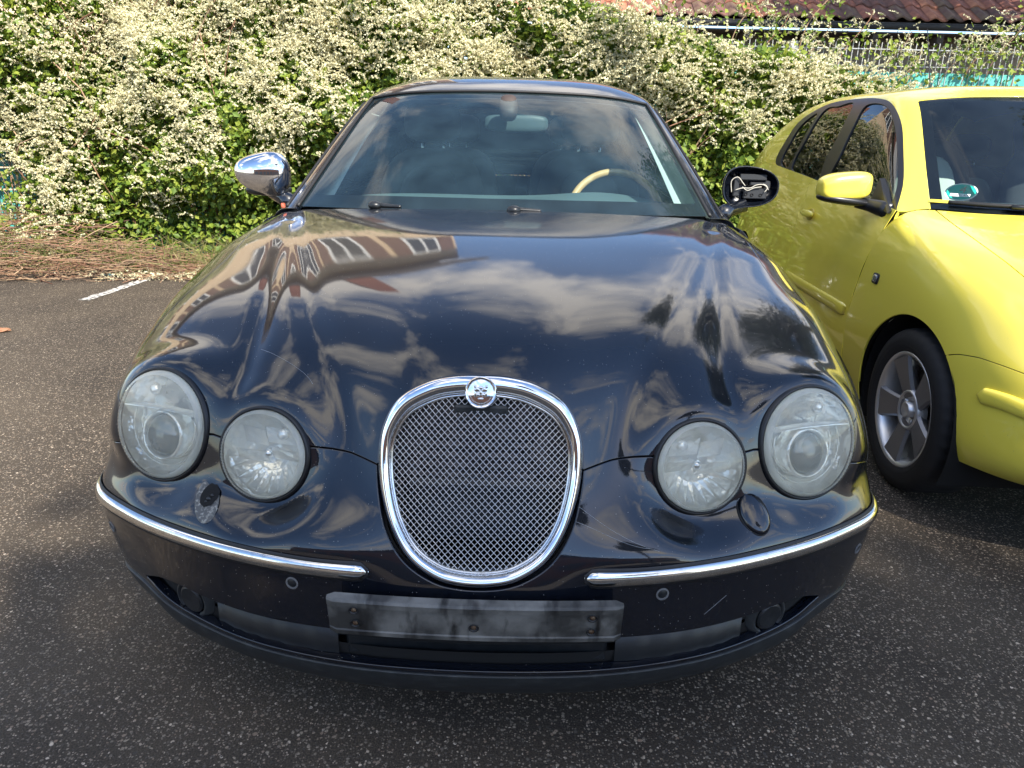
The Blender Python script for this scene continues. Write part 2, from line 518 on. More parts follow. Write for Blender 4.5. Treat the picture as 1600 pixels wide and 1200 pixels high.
# flow lines: centre -> side; stations: cowl / door edge -> nose -> underside
BD = [
 [(0,1.175,1.0),(0,.95,.985),(0,.70,.958),(0,.47,.918),(0,.30,.874),(0,.185,.822),(0,.115,.757),(0,.075,.68),(0,.045,.60),(0,.012,.515),(0,-.012,.445),(0,-.02,.37),(0,-.005,.235),(0,.05,.165)],
 [(.14,1.178,.999),(.14,.95,.983),(.14,.70,.955),(.14,.47,.914),(.14,.30,.869),(.14,.195,.816),(.14,.13,.75),(.14,.09,.675),(.14,.055,.595),(.14,.016,.513),(.14,-.008,.443),(.14,-.016,.368),(.14,0,.235),(.14,.055,.165)],
 [(.29,1.187,.996),(.285,.955,.977),(.28,.71,.945),(.275,.48,.90),(.27,.33,.85),(.27,.235,.79),(.27,.175,.72),(.27,.13,.65),(.27,.085,.58),(.27,.025,.51),(.27,.002,.443),(.27,-.004,.366),(.27,.012,.235),(.27,.065,.168)],
 [(.46,1.208,.990),(.45,.965,.968),(.44,.73,.931),(.43,.52,.884),(.425,.385,.832),(.42,.285,.770),(.42,.21,.70),(.42,.155,.63),(.42,.105,.565),(.42,.045,.505),(.42,.025,.442),(.42,.022,.362),(.42,.040,.235),(.42,.095,.175)],
 [(.60,1.25,.981),(.59,.99,.956),(.575,.76,.917),(.56,.56,.870),(.55,.43,.818),(.545,.33,.760),(.54,.25,.695),(.54,.195,.63),(.54,.145,.565),(.54,.080,.50),(.54,.062,.44),(.54,.062,.355),(.535,.082,.235),(.53,.135,.18)],
 [(.69,1.30,.970),(.685,1.03,.946),(.68,.80,.907),(.67,.61,.860),(.665,.48,.810),(.66,.38,.755),(.655,.30,.695),(.652,.24,.635),(.65,.185,.57),(.65,.135,.498),(.65,.117,.435),(.65,.12,.345),(.64,.14,.235),(.62,.19,.185)],
 [(.755,1.37,.950),(.762,1.08,.928),(.765,.86,.890),(.76,.68,.845),(.752,.55,.796),(.745,.45,.742),(.738,.37,.683),(.733,.31,.622),(.73,.26,.56),(.732,.205,.495),(.73,.19,.43),(.722,.20,.34),(.70,.22,.238),(.68,.27,.19)],
 [(.815,1.42,.905),(.825,1.13,.885),(.830,.93,.852),(.828,.76,.811),(.82,.64,.765),(.815,.54,.715),(.81,.46,.658),(.805,.40,.60),(.803,.345,.545),(.807,.29,.487),(.803,.28,.425),(.79,.29,.335),(.765,.31,.242),(.74,.34,.195)],
 [(.862,1.42,.82),(.872,1.18,.805),(.876,.99,.78),(.875,.84,.745),(.870,.73,.705),(.866,.64,.66),(.864,.565,.61),(.862,.505,.56),(.862,.455,.515),(.864,.40,.472),(.858,.385,.415),(.842,.39,.33),(.812,.41,.248),(.79,.43,.203)],
 [(.892,1.42,.66),(.897,1.22,.65),(.899,1.06,.632),(.898,.93,.61),(.896,.83,.58),(.894,.75,.545),(.892,.68,.51),(.891,.62,.485),(.890,.57,.465),(.888,.525,.44),(.880,.50,.395),(.862,.49,.325),(.835,.495,.255),(.815,.505,.21)],
 [(.895,1.42,.43),(.898,1.25,.43),(.899,1.12,.42),(.898,1.01,.41),(.897,.92,.40),(.896,.85,.39),(.894,.78,.38),(.893,.72,.375),(.891,.67,.37),(.888,.62,.36),(.882,.59,.34),(.868,.57,.30),(.85,.565,.25),(.83,.57,.215)],
 [(.875,1.42,.22),(.878,1.27,.22),(.879,1.15,.22),(.878,1.06,.22),(.877,.98,.22),(.876,.92,.22),(.875,.86,.22),(.872,.81,.22),(.87,.76,.22),(.866,.72,.22),(.862,.69,.22),(.856,.66,.22),(.848,.64,.22),(.838,.63,.22)],
]
# headlamps: (centre, outward normal, radius)
def unit(v): v = np.array(v, float); return v/np.linalg.norm(v)
LAMPS = [(np.array([.651, .218, .655]), unit((.37, -1, .28)), .1115),
         (np.array([.421, .142, .630]), unit((.18, -1, .27)), .0890)]
def ss(x, a, b):
    t = np.clip((x-a)/(b-a), 0, 1); return t*t*(3-2*t)
def bdisp(P, N, S, T):
    X = np.abs(P[..., 0]); Q = np.stack([X, P[..., 1], P[..., 2]], -1)
    out = np.zeros(P.shape[:2])
    for (V, d0, d1, w0, w1) in ((V1, .0056, .0080, .016, .034), (V2, .0050, .0085, .015, .026)):
        D = np.full(P.shape[:2], 1e9); K = np.zeros(P.shape[:2])
        for k in range(len(V)-1):
            e = V[k+1]-V[k]; w_ = np.clip(((Q-V[k])@e)/(e@e), 0, 1)
            d = ((Q-V[k]-w_[..., None]*e)**2).sum(-1); b = d < D; D = np.where(b, d, D); K = np.where(b, (k+w_)/(len(V)-1), K)
        amp = (d0+(d1-d0)*ss(K, 0, .6))*1.0*(1-.6*ss(K, .7, 1)); w = w0+(w1-w0)*K
        out -= amp*np.exp(-D/(2*w*w))
    # each lamp sits in its own round pod: the metal swells slightly round it
    for c, n, r in LAMPS:
        v = Q-c; h = v@n; rad = np.sqrt(np.maximum((v**2).sum(-1)-h*h, 0))
        out += .0*np.exp(-((rad-r*1.02)/.030)**2)*np.exp(-(h/.09)**2)
    res = N*out[..., None]
    # and its edge follows the plane of the lamp
    P2 = P+res; Q = np.stack([np.abs(P2[..., 0]), P2[..., 1], P2[..., 2]], -1); sgn = np.sign(P2[..., 0])
    add = np.zeros_like(P); wt = np.zeros(P.shape[:2])
    for c, n, r in LAMPS:
        v = Q-c; h = v@n; rad = np.sqrt(np.maximum((v**2).sum(-1)-h*h, 0))
        w = (1-ss(rad, r+.000, r+.095))*(1-ss(np.abs(h), .07, .14))
        add += (w*w*(-h-.004))[..., None]*n; wt += w
    add /= np.maximum(wt, 1)[..., None]**1.0
    add[..., 0] *= sgn
    return res+add
BD = np.array(BD, float)
_k = np.linspace(0, 1, 14)
for u_, sh in ((3, (.014, .036, .056, .046, .016, -.012, -.012)), (4, (.030, .055, .080, .058, .026)), (5, (.050, .087, .111, .080, .036, -.004)), (6, (.045, .082, .110, .095, .060, .01)), (7, (.022, .048, .062, .056, .038)), (8, (0, .01, .02, .02, .01))):
    for i_, q_ in enumerate(sh): BD[u_, 3+i_, 1] -= q_
for u_, dx_, dy_ in ((6, .010, -.02), (7, .022, -.045), (8, .010, -.066), (9, .000, -.065), (10, .0, -.05), (11, .0, -.04)):
    BD[u_, :, 0] += dx_*ss(_k, .1, .6); BD[u_, :, 1] += dy_*ss(_k, .15, .65)
# plan of the bumper at strip height, measured from the photograph
for u_, x_, y_ in ((2, .27, .010), (3, .42, .043), (4, .545, .087), (5, .655, .139), (6, .745, .196), (7, .826, .262), (8, .864, .362), (9, .874, .505)):
    d9 = np.array([x_, y_+.004])-BD[u_, 9, :2]; d10 = np.array([x_, y_-.004])-BD[u_, 10, :2]
    BD[u_, 9, :2] += d9; BD[u_, 10, :2] += d10; BD[u_, 8, :2] += d9*.5; BD[u_, 11, :2] += d10*.9; BD[u_, 12, :2] += d10*.7; BD[u_, 13, :2] += d10*.5
BS = Surf(BD, 241, 150)
def trace(uv, s0, s1, n):
    k = BS.find(crv(uv, 24), view_px, s0, s1); p, _ = BS.at(k[:, 0], k[:, 1])
    t = np.linspace(0, 1, len(p)); return np.stack([np.polyval(np.polyfit(t, p[:, i], 3), np.linspace(-.14, 1.0, n)) for i in range(3)], 1)
V1 = trace([(1108,362),(1088,410),(1058,475),(1020,555),(985,630),(957,700),(935,775)], .5, 6, 50)
V2 = trace([(1116,400),(1120,455),(1128,540),(1143,615),(1160,680),(1170,735)], 2, 6.5, 50)
BS = Surf(BD, 321, 200, disp=bdisp)
BM = BS.mesh()

def vfun(uv, smin=0, smax=9, **k):
    return BS.find(uv, view_px, smin, smax)
# seams drawn in the view, then kept as lines on the surface itself
seam_front = vfun([(905,738),(930,728),(958,718),(990,714),(1020,713),(1085,716),(1150,710),(1180,702),(1258,712),(1325,722),(1345,722),(1356,718)], 1, 8.0)
seam_side = vfun([(1124,352),(1150,378),(1190,424),(1225,464),(1262,512),(1288,552),(1303,585),(1311,612),(1313,640),(1316,690)], 4, 8.2)
def sf_t(s):
    s = np.abs(s); a = seam_front[np.argsort(seam_front[:, 0])]
    return np.interp(s, np.concatenate([[0], a[:, 0], [11]]), np.concatenate([[a[0, 1]], a[:, 1], [a[-1, 1]+.6]]))
def sd_s(t):
    a = seam_side[np.argsort(seam_side[:, 1])]
    k = np.polyfit(a[:, 1], a[:, 0], 4); return np.polyval(k, np.clip(t, a[0, 1], a[-1, 1]))
# metric scale of s and t so gaps have constant width
def scale_at(s, t, ds, dt):
    p, _ = BS.at(s, t); q, _ = BS.at(s+ds, t+dt)
    return np.linalg.norm(q-p, axis=-1)/max(abs(ds), abs(dt))
def f_front(A):
    s, t = A[:, 6], A[:, 7]; return (t-sf_t(s))*scale_at(s, t, 0, .1)
def f_side(A):
    s, t = np.abs(A[:, 6]), A[:, 7]; return (s-sd_s(t))*scale_at(s, t, .1, 0)
def f_lamp(A, grow=0.0):
    X = np.abs(A[:, 0]); Q = np.stack([X, A[:, 1], A[:, 2]], 1); f = np.full(len(A), 9.)
    for c, n, r in LAMPS:
        v = Q-c; h = v@n; rad = np.sqrt(np.maximum((v**2).sum(1)-h*h, 0))
        f = np.minimum(f, np.where(np.abs(h) < .14, rad-(r+grow), 9.))
    return f
# grille outline, in the plane of the grille (x across, y up the slope), metres
GC = np.array([0, .052, .618]); 
GT = np.array([0, .120, .812]); GB = np.array([0, .003, .445])
GU = unit(GT-GB); GR = np.array([1., 0, 0]); GN = np.cross(GR, GU)      # outward = -Y
if GN[1] > 0: GN = -GN
GO = [(0,.190),(.05,.188),(.10,.176),(.153,.145),(.183,.093),(.191,.035),(.185,-.03),(.166,-.095),(.131,-.150),(.08,-.184),(.03,-.196)]
gpts = GO+[(-x, y) for x, y in GO[1:]][::-1]
GCc = (GT+GB)/2
gout = crv(gpts, 160, closed=True)
ga = np.arctan2(gout[:, 1], gout[:, 0]); gr = np.hypot(gout[:, 0], gout[:, 1]); o_ = np.argsort(ga)
def grad(ang):
    return np.interp(ang, ga[o_], gr[o_], period=2*math.pi)
def f_grille(A, grow=0.0):
    v = A[:, :3]-GCc; x = v@GR; y = v@GU; h = v@GN
    f = np.hypot(x, y)-grad(np.arctan2(y, x))-grow
    return np.where((np.abs(h) < .2) & (A[:, 1] < .30), f, 9.)
def f_arch(A, c=(.85, .315), r=.365):
    return np.where(np.abs(A[:, 0]) > .55, np.hypot(A[:, 1]-c[0], A[:, 2]-c[1])-r, 9.)
def f_intake(A):
    """negative inside the low intake mouth"""
    X = np.abs(A[:, 0]); z = A[:, 2]
    top = fsm(X, [(-.1,.345),(0,.345),(.2,.345),(.38,.341),(.52,.345),(.60,.352),(.66,.348),(.72,.32),(.80,.28)])
    bot = fsm(X, [(-.1,.262),(0,.262),(.2,.262),(.35,.264),(.50,.272),(.60,.288),(.66,.303),(.70,.315),(.8,.33)])
    f = np.maximum(z-top, bot-z)
    return np.where(A[:, 1] < .5, f, 9.)

g = .0028
hood = clip(BM, -f_front(BM[0])-g)
hood = clip(hood, -f_side(hood[0])-g)
hood = clip(hood, f_lamp(hood[0], .004))
hood = clip(hood, f_grille(hood[0], .002))
bpart(panel('bonnet', hood, M['black'], black_car))
bump = clip(BM, f_front(BM[0])-g)
bump = clip(bump, np.where(bump[0][:, 7] > 5, 1, -1)*1.0)
for fn in (lambda A: f_lamp(A, .004), lambda A: f_grille(A, .0045), f_arch, f_intake): bump = clip(bump, fn(bump[0]))
lipf = lambda A: A[:, 2]-fsm(np.abs(A[:, 0]), [(-.1,.252),(0,.252),(.2,.252),(.35,.254),(.50,.262),(.60,.277),(.70,.295),(.8,.29),(.95,.26)])
def f_bside(A):   # bumper ends where the wing begins
    return .9-A[:, 1]
lip = clip(bump, -lipf(bump[0])-.0015)
bump = clip(bump, lipf(bump[0])-.0)
bpart(panel('bumper', bump, M['black'], black_car))
bpart(panel('bumper_lip', lip, M['grey_plastic'], black_car, off=.004))
fend = clip(BM, f_side(BM[0])-g)
fend = clip(fend, -f_front(fend[0])-g)
for fn in (lambda A: f_lamp(A, .004), f_arch): fend = clip(fend, fn(fend[0]))
for sgn, nm in ((1, 'wing'), (-1, 'wing')):
    bpart(panel(nm, clip(fend, fend[0][:, 0]*sgn), M['black'], black_car))
# dark inner shell that closes the gaps
inn = clip(BM, f_lamp(BM[0], .012)); inn = clip(inn, f_grille(inn[0], .0)); inn = clip(inn, f_arch(inn[0])); inn = clip(inn, f_intake(inn[0])+.03)
A_, F_ = inn
bpart(mk('inner_shell', A_[:, :3]-A_[:, 3:6]*.022, F_, M['dark'], black_car, N=A_[:, 3:6]))

# recessed intake behind the mouth
rec = clip(BM, -f_intake(BM[0])+.03)
rec = clip(rec, np.where(np.abs(rec[0][:, 0]) < .78, 1., -1.))
A_, F_ = rec
dep = .055*ss(-f_intake(A_), -.03, .012)
bpart(mk('intake_recess', A_[:, :3]-A_[:, 3:6]*.008+np.stack([0*dep, dep, 0*dep], 1), F_, M['plastic'], black_car))
def on_surf_xz(X, z):
    """surface point at front with given |x| and height"""
    m_ = (BS.T > 8) & (BS.S > 0)
    d = (BS.P[..., 0]-X)**2+(BS.P[..., 2]-z)**2; d = np.where(m_, d, 9)
    i, j = np.unravel_index(np.argmin(d), d.shape); return BS.P[i, j], BS.N[i, j]
for sg in (1, -1):
    p, n = on_surf_xz(.592, .318); c = p-n*.012; c[0] *= sg; n = n.copy(); n[0] *= sg
    v, f = lathe([(0, .003), (.026, .005), (.0305, .002), (.0305, -.006)], c, n, 40)
    fo = bpart(mk('fog_lamp', v, f, M['plastic'], black_car)); sharp(fo)
    v, f = lathe([(.033, -.004), (.036, .003), (.041, .002), (.050, -.012)], c, n, 40)
    mk('fog_lamp_surround', v, f, M['grey_plastic'], fo)
    # side blades in the mouth
    k = []
    for xx in np.linspace(.265, .525, 22):
        p, n = on_surf_xz(xx, .30); k.append([sg*xx, p[1]+.020, .302])
    k = np.array(k)
    V = []; F = []
    for i, p in enumerate(k):
        V += [p+np.array([0, 0, -.032]), p+np.array([0, .0, .028]), p+np.array([0, .012, .034])]
    for i in range(len(k)-1):
        for j in range(2): F.append((3*i+j, 3*i+j+1, 3*i+j+4, 3*i+j+3))
    bpart(mk('intake_blade', V, F, M['plastic'], black_car))
# centre panel of the intake
V, F = box((0, .035, .300), (.50, .03, .060), bev=.006); o = bpart(mk('intake_panel', V, F, M['plastic'], black_car, smooth=False))
# ---- grille
def gp(x, y, h=0.0):
    """grille plane to world, gently bowed"""
    x = np.asarray(x, float); y = np.asarray(y, float); h = np.asarray(h, float)
    bow = -1.1*x**2 - .15*y**2
    return GCc+np.multiply.outer(x, GR)+np.multiply.outer(y, GU)+np.multiply.outer(bow+h, GN)
NG = 200
ang = np.linspace(0, 2*math.pi, NG, endpoint=False)
rad = grad(np.where(ang > math.pi, ang-2*math.pi, ang))
gx, gy = rad*np.cos(ang), rad*np.sin(ang)
tx, ty = np.roll(gx, -1)-np.roll(gx, 1), np.roll(gy, -1)-np.roll(gy, 1)
ln = np.hypot(tx, ty); nx_, ny_ = ty/ln, -tx/ln           # outward
wid = .025+.010*ss(gy, .05, .17)                            # chrome band is wider at the top
prof = [(0.0, -.03), (0.0, .006), (.04, .012), (.12, .0165), (.28, .0195), (.48, .0200), (.68, .0175), (.84, .012), (.92, .006), (.94, -.02)]
V = []; F = []
for (q, h) in prof:
    V.append(gp(gx-nx_*wid*q, gy-ny_*wid*q, h))
V = np.concatenate(V)
for i in range(len(prof)-1):
    for k in range(NG):
        k2 = (k+1) % NG; F.append((i*NG+k, (i+1)*NG+k, (i+1)*NG+k2, i*NG+k2))
grille = bpart(mk('grille', V, F, M['chrome'], black_car))
sharp(grille, 60)
# inner chrome lip
V = []; F = []
pr2 = [(.94, .000), (1.02, .003), (1.10, .001), (1.12, -.022)]
for (q, h) in pr2: V.append(gp(gx-nx_*wid*q, gy-ny_*wid*q, h))
V = np.concatenate(V)
for i in range(len(pr2)-1):
    for k in range(NG):
        k2 = (k+1) % NG; F.append((i*NG+k, (i+1)*NG+k, (i+1)*NG+k2, i*NG+k2))
mk('grille_lip', V, F, M['chrome_worn'], grille)
# woven wire mesh
ri = rad-wid*1.15*0
inner = lambda a: np.interp(a, ang, rad-wid*1.1, period=2*math.pi)
parts = []
pitch = .0088; sl = math.tan(R(46)); wr = .00080
for sg in (1, -1):
    for k in range(-60, 61):
        c0 = k*pitch
        # line: direction (cos47, sg*sin47)
        d = np.array([math.cos(R(47)), sg*math.sin(R(47))]); nrm = np.array([-d[1], d[0]])
        tt = np.arange(-.26, .26, pitch/2/ math.cos(R(4)))
        pts = nrm*c0+tt[:, None]*d
        a = np.arctan2(pts[:, 1], pts[:, 0])
        ok = np.hypot(pts[:, 0], pts[:, 1]) < inner(a)+.002
        if ok.sum() < 3: continue
        ii = np.where(ok)[0]; pts = pts[ii[0]:ii[-1]+1]
        wv = .0006*np.where((np.arange(len(pts))+k) % 2 == 0, 1, -1)*sg
        P3 = gp(pts[:, 0], pts[:, 1], -.006+wv)
        parts.append(tube(P3, wr, 5, caps=False))
V, F = join(parts)
mk('wire_mesh', V, F, M['wire'], grille)
# badge on the top of the grille
by = float(.190-.030)
bc = gp(0, by, .013); 
v, f = lathe([(.0290, -.012), (.0290, .009), (.0270, .0120), (.0245, .0112), (.023, .0090), (.014, .0100), (0, .0106)], bc, GN, 48)
badge = mk('badge', v, f, M['chrome'], grille); sharp(badge, 40)
# raised animal-head relief of the badge: cheeks, brows, muzzle, ears, open jaw
rel = []
ga_, gb_, gn_ = GR, GU, GN
def bl(x, y, r, h=.0105): rel.append(ellipsoid(bc+ga_*x*1.2+gb_*y*1.2+gn_*h, [q*1.2 for q in r], 12, 8))
bl(-.0055, .004, (.0045, .0025, .0042)); bl(.0055, .004, (.0045, .0025, .0042)); bl(0, .007, (.004, .0025, .003))
bl(-.0085, .009, (.0022, .002, .0025)); bl(.0085, .009, (.0022, .002, .0025))
bl(-.004, -.003, (.0038, .003, .003)); bl(.004, -.003, (.0038, .003, .003)); bl(0, 0, (.0028, .003, .004))
bl(0, -.009, (.0045, .0025, .0018)); bl(-.008, -.003, (.002, .002, .005)); bl(.008, -.003, (.002, .002, .005))
for k in range(20):
    t = R(195+k*150/19); rel.append(ellipsoid(bc+ga_*.0200*math.cos(t)+gb_*.0200*math.sin(t)+gn_*.0092, (.0007, .0012, .0012), 6, 4))
v, f = join(rel); mk('badge_relief', v, f, M['chrome_worn'], badge)
# radiator and ducting behind the mesh
par = []
V, F = box(GCc+np.array([0, .11, -.03]), (.36, .02, .30)); rad_o = bpart(mk('radiator', V, F, M['radiator'], black_car, smooth=False))
for k in range(9):
    V, F = box(GCc+np.array([-.03, .09, .075-k*.021]), (.27, .022, .008), bev=.002); mk('cooling_fin', V, F, M['radiator'], rad_o, smooth=False)
V, F = box(GCc+np.array([0, .07, .118]), (.10, .05, .018), bev=.004); mk('bonnet_latch', V, F, M['grey_plastic'], rad_o, smooth=False)
V, F = box(GCc+np.array([.02, .085, -.10]), (.34, .04, .13), bev=.01); mk('crossmember', V, F, M['plastic'], rad_o, smooth=False)
V, F = box((0, .34, .52), (.46, .02, .46)); bpart(mk('bulkhead', V, F, M['dark'], black_car))

# ---- headlamps
def lamp_unit(c, n, r, kind, sg):
    c = c.copy(); n = n.copy(); c[0] *= sg; n[0] *= sg
    a, b, n = frame_from(n)
    v, f = lathe([(r+.0055, -.03), (r+.0052, .002), (r+.002, .0045), (r-.0015, .003), (r-.002, -.02)], c, n, 96)
    hl = bpart(mk('headlight', v, f, M['gasket'], black_car))
    # bowl
    pr = [(r-.003, -.002), (r*.93, -.014), (r*.90, -.016)]
    for k in range(1, 13):
        q = .90*(1-k/12); pr.append((max(r*q, .0), -.016-.062*(1-(q/.9)**2)))
    v, f = lathe(pr, c, n, 72); f = [x[::-1] for x in f]
    mk('reflector', v, f, M['reflector'], hl)
    # lens: shallow dome with a ribbed border
    pr = [(r-.001, -.004), (r-.002, .004), (r*.965, .010)]
    v, f = lathe([(r-.0015, -.006), (r-.002, .005), (r*.955, .0115), (r*.90, .0145)], c, n, 180)
    rb = np.arange(len(v)) % 180; v = v+n*np.where(rb % 2 == 0, .0006, -.0006)[:, None]
    mk('lens_border', v, f, M['lens_rim'], hl)
    pr = []
    for k in range(0, 13):
        q = .90*(1-k/12); pr.append((r*q, .0145+.016*(1-(q/.9)**2)))
    v, f = lathe(pr, c, n, 96); mk('lens', v, f, M['lens'], hl)
    def P(x, y, h): return c+a*x*sg+b*y+n*h      # x positive towards the outside of the car
    if kind == 'outer':
        # shelf across the upper third
        V = []; F = []
        xs = np.linspace(-.86, .86, 25)
        for x in xs:
            yy = .30-.05*x*x
            V += [P(x*r, yy*r, .006), P(x*r, yy*r+.001, -.03), P(x*r, yy*r-.0025, .006)]
        for i in range(24): F += [(3*i, 3*i+3, 3*i+4, 3*i+1), (3*i+2, 3*i+5, 3*i+3, 3*i)]
        mk('lamp_shelf', V, F, M['reflector'], hl)
        pc = P(.0*r, -.20*r, -.006)
        v, f = lathe([(r*.46, -.035), (r*.47, .0), (r*.44, .006), (r*.40, .004), (r*.385, -.004)], pc, n, 64)
        pj = mk('projector_ring', v, f, M['reflector'], hl)
        pr = [(r*.385*math.cos(t), -.006+r*.385*.55*math.sin(t)) for t in np.linspace(0, math.pi/2, 10)]
        v, f = lathe(pr, pc, n, 48); mk('projector_lens', v, f, M['ball'], hl)
        # concentric steps of the lower bowl
        for q, h in ((.62, -.018), (.76, -.012)):
            th = np.linspace(R(160), R(380), 60)
            pth = np.array([P(-q*r*math.cos(t), -.05*r+q*r*math.sin(t)*.92, h) for t in th])
            v, f = tube(pth, .0016, 6); mk('bowl_step', v, f, M['reflector'], hl)
        for (x, y) in ((.30, .60),):
            v, f = ellipsoid(P(x*r, y*r, -.012), (.012, .012, .012), 16, 10); mk('bulb', v, f, M['reflector'], hl)
    else:
        # faceted reflector: fan of slanted petals and a bulb shield
        for k in range(9):
            t0 = R(200+k*17); t1 = R(200+(k+1)*17-2); h = -.012-(k % 2)*.006
            V = [P(.42*r*math.cos(t0), .42*r*math.sin(t0), h-.022), P(.42*r*math.cos(t1), .42*r*math.sin(t1), h-.018),
                 P(.88*r*math.cos(t1), .88*r*math.sin(t1), h+.004), P(.88*r*math.cos(t0), .88*r*math.sin(t0), h+.008)]
            mk('reflector_petal', V, [(0, 1, 2, 3)], M['reflector'], hl, smooth=False)
        for k, (x0, x1, y0, y1, dh) in enumerate(((-.60, .0, .20, .62, .010), (.05, .62, .14, .58, -.004), (-.70, -.1, -.16, .16, .0), (.0, .66, -.22, .10, .012))):
            V = [P(x0*r, y0*r, -.028), P(x1*r, y0*r+.004, -.028+dh), P(x1*r, y1*r, -.012+dh), P(x0*r, y1*r-.006, -.010)]
            mk('reflector_facet', V, [(0, 1, 2, 3)], M['reflector'], hl, smooth=False)
        v, f = ellipsoid(P(-.35*r, .45*r, -.016), (.012, .012, .012), 16, 10); mk('bulb', v, f, M['reflector'], hl)
        v, f = lathe([(.010, -.03), (.010, .0), (.006, .006), (0, .008)], P(0, 0, -.018), n, 20); mk('bulb_shield', v, f, M['chrome'], hl)
    return hl
for sg in (1, -1):
    lamp_unit(*LAMPS[0], 'outer', sg); lamp_unit(*LAMPS[1], 'inner', sg)

# ---- chrome bumper strips
pts = vfun([(913,907),(940,904),(1000,899),(1100,886),(1200,866),(1280,842),(1325,819),(1350,803)], 1, 9)
zz0 = BS.at(pts[:, 0], pts[:, 1])[0][:, 2]
new = []
for s_ in np.linspace(pts[0, 0], 9.2, 36):
    zt = .466+.004*float(ss(s_, 2, 5))
    tt_ = np.linspace(6, 12, 300); zz_ = BS.at(np.full(300, s_), tt_)[0][:, 2]; new.append((s_, np.interp(-zt, -zz_, tt_)))
pts = np.array(new)
st = crv(pts, 90)
Pc, Nc = BS.at(st[:, 0], st[:, 1])
for sg in (1, -1):
    P_ = Pc*np.array([sg, 1, 1]); N_ = Nc*np.array([sg, 1, 1])
    T_ = np.gradient(P_, axis=0); T_ /= np.linalg.norm(T_, axis=1, keepdims=True)
    B_ = np.cross(N_, T_); B_ *= np.sign(B_[:, 2:3])
    u = np.linspace(0, 1, len(P_)); d = np.concatenate([[0], np.cumsum(np.linalg.norm(np.diff(P_, axis=0), axis=1))])
    wf = np.sqrt(np.clip(d/.022, 0.02, 1)*(2-np.clip(d/.022, 0, 1)))*np.clip((d[-1]-d)/.02, .1, 1)
    V = []; F = []; K = 12
    for i in range(len(P_)):
        for k in range(K+1):
            t = math.pi*k/K
            V.append(P_[i]-N_[i]*.002+B_[i]*.0155*wf[i]*math.cos(t)+N_[i]*(.013*wf[i])*math.sin(t)**.8)
    for i in range(len(P_)-1):
        for k in range(K): 
            q = (i*(K+1)+k, i*(K+1)+k+1, (i+1)*(K+1)+k+1, (i+1)*(K+1)+k); F.append(q if sg > 0 else q[::-1])
    cs = bpart(mk('chrome_strip', V, F, M['chrome_worn'], black_car))
    # shadow groove carrier (black rubber) above and under the strip
    V = []; F = []
    for i in range(len(P_)):
        for q, h in ((-.0190, .0002), (-.018, .003), (-.014, .0035), (.014, .0035), (.019, .003), (.0210, .0002)):
            V.append(P_[i]+B_[i]*q*max(wf[i], .3)+N_[i]*h)
    for i in range(len(P_)-1):
        for k in range(5):
            q = (i*6+k, i*6+k+1, (i+1)*6+k+1, (i+1)*6+k); F.append(q)
    mk('strip_seal', V, F, M['rubber'], cs)

M['sensor_ring'] = mat('sensor_ring', (.13, .13, .13), .5)
# ---- parking sensors
def sensor(sg, uv):
    s_, t_ = vfun([uv], 1, 9.5)[0]; p, n = BS.at(np.array([s_]), np.array([t_])); p = p[0]; n = n[0].copy(); p[0] *= sg; n[0] *= sg
    v, f = lathe([(.0125, -.001), (.0125, .0014), (.0098, .0020), (.0090, .0004)], p, n, 36); o = bpart(mk('parking_sensor', v, f, M['sensor_ring'], black_car)); sharp(o)
    v, f = lathe([(.0088, .0002), (.0084, .0006), (0, .0007)], p, n, 30); mk('sensor_face', v, f, M['plastic'], o)
for sg in (1, -1):
    sensor(sg, (1035, 928)); sensor(sg, (1340, 857))

# ---- hair-line scratches in the lacquer
M['scratch'] = mat('scratch', (.30, .31, .32), .6)
for uvs, s0, s1 in (([(408,546),(425,552),(445,563),(462,573),(478,586),(489,600)], -7, -1), ([(905,792),(940,818),(985,845),(1030,862)], 1, 6), ([(900,815),(935,830),(980,850),(1015,858)], 1, 6), ([(1100,960),(1135,930)], 1, 8)):
    k = BS.find(crv(uvs, 30), view_px, s0, s1); p, n = BS.at(k[:, 0], k[:, 1], .0002); p = np.array([np.polyval(np.polyfit(np.arange(30), p[:, i], 4), np.arange(30)) for i in range(3)]).T
    v, f = tube(p, .00035, 4); bpart(mk('scratch', v, f, M['scratch'], black_car))

# ---- number plate holder
def plate_frame():
    # measured corners of the bare plate carrier
    c = np.array([0, -.040, .398]); w, h, d = .530, .086, .020
    tilt = R(10)
    return c, w, h, d, Matrix.Rotation(tilt, 3, 'X')
c, w, h, d, rot = plate_frame()
mt = mat('plate_holder_plastic', (.040, .039, .036), .5, noise=(14, (.17, .165, .15), .42, .66), bump=(120, .3, .0015))
# drips of old glue run down the face
t = mt.node_tree; b = t.nodes['Principled BSDF']
src = b.inputs['Base Color'].links[0].from_socket
co = t.nodes.new('ShaderNodeTexCoord'); mp = t.nodes.new('ShaderNodeMapping'); mp.inputs['Scale'].default_value = (38, 8, 11)
t.links.new(co.outputs['Object'], mp.inputs[0]); nn = t.nodes.new('ShaderNodeTexNoise'); nn.inputs['Scale'].default_value = 1; nn.inputs['Detail'].default_value = 5
t.links.new(mp.outputs[0], nn.inputs['Vector']); rr_ = t.nodes.new('ShaderNodeMapRange'); rr_.inputs[1].default_value = .52; rr_.inputs[2].default_value = .68
t.links.new(nn.outputs[0], rr_.inputs[0]); mm = t.nodes.new('ShaderNodeMix'); mm.data_type = 'RGBA'; mm.inputs[7].default_value = (.015, .014, .013, 1)
t.links.new(rr_.outputs[0], mm.inputs[0]); t.links.new(src, mm.inputs[6]); t.links.new(mm.outputs[2], b.inputs['Base Color'])
V, F = box((0, 0, 0), (w, d, h), bev=.004)
V = V.copy(); V[:, 1] += 1.0*np.clip(np.abs(V[:, 0])-.18, 0, 1)**2*1.2
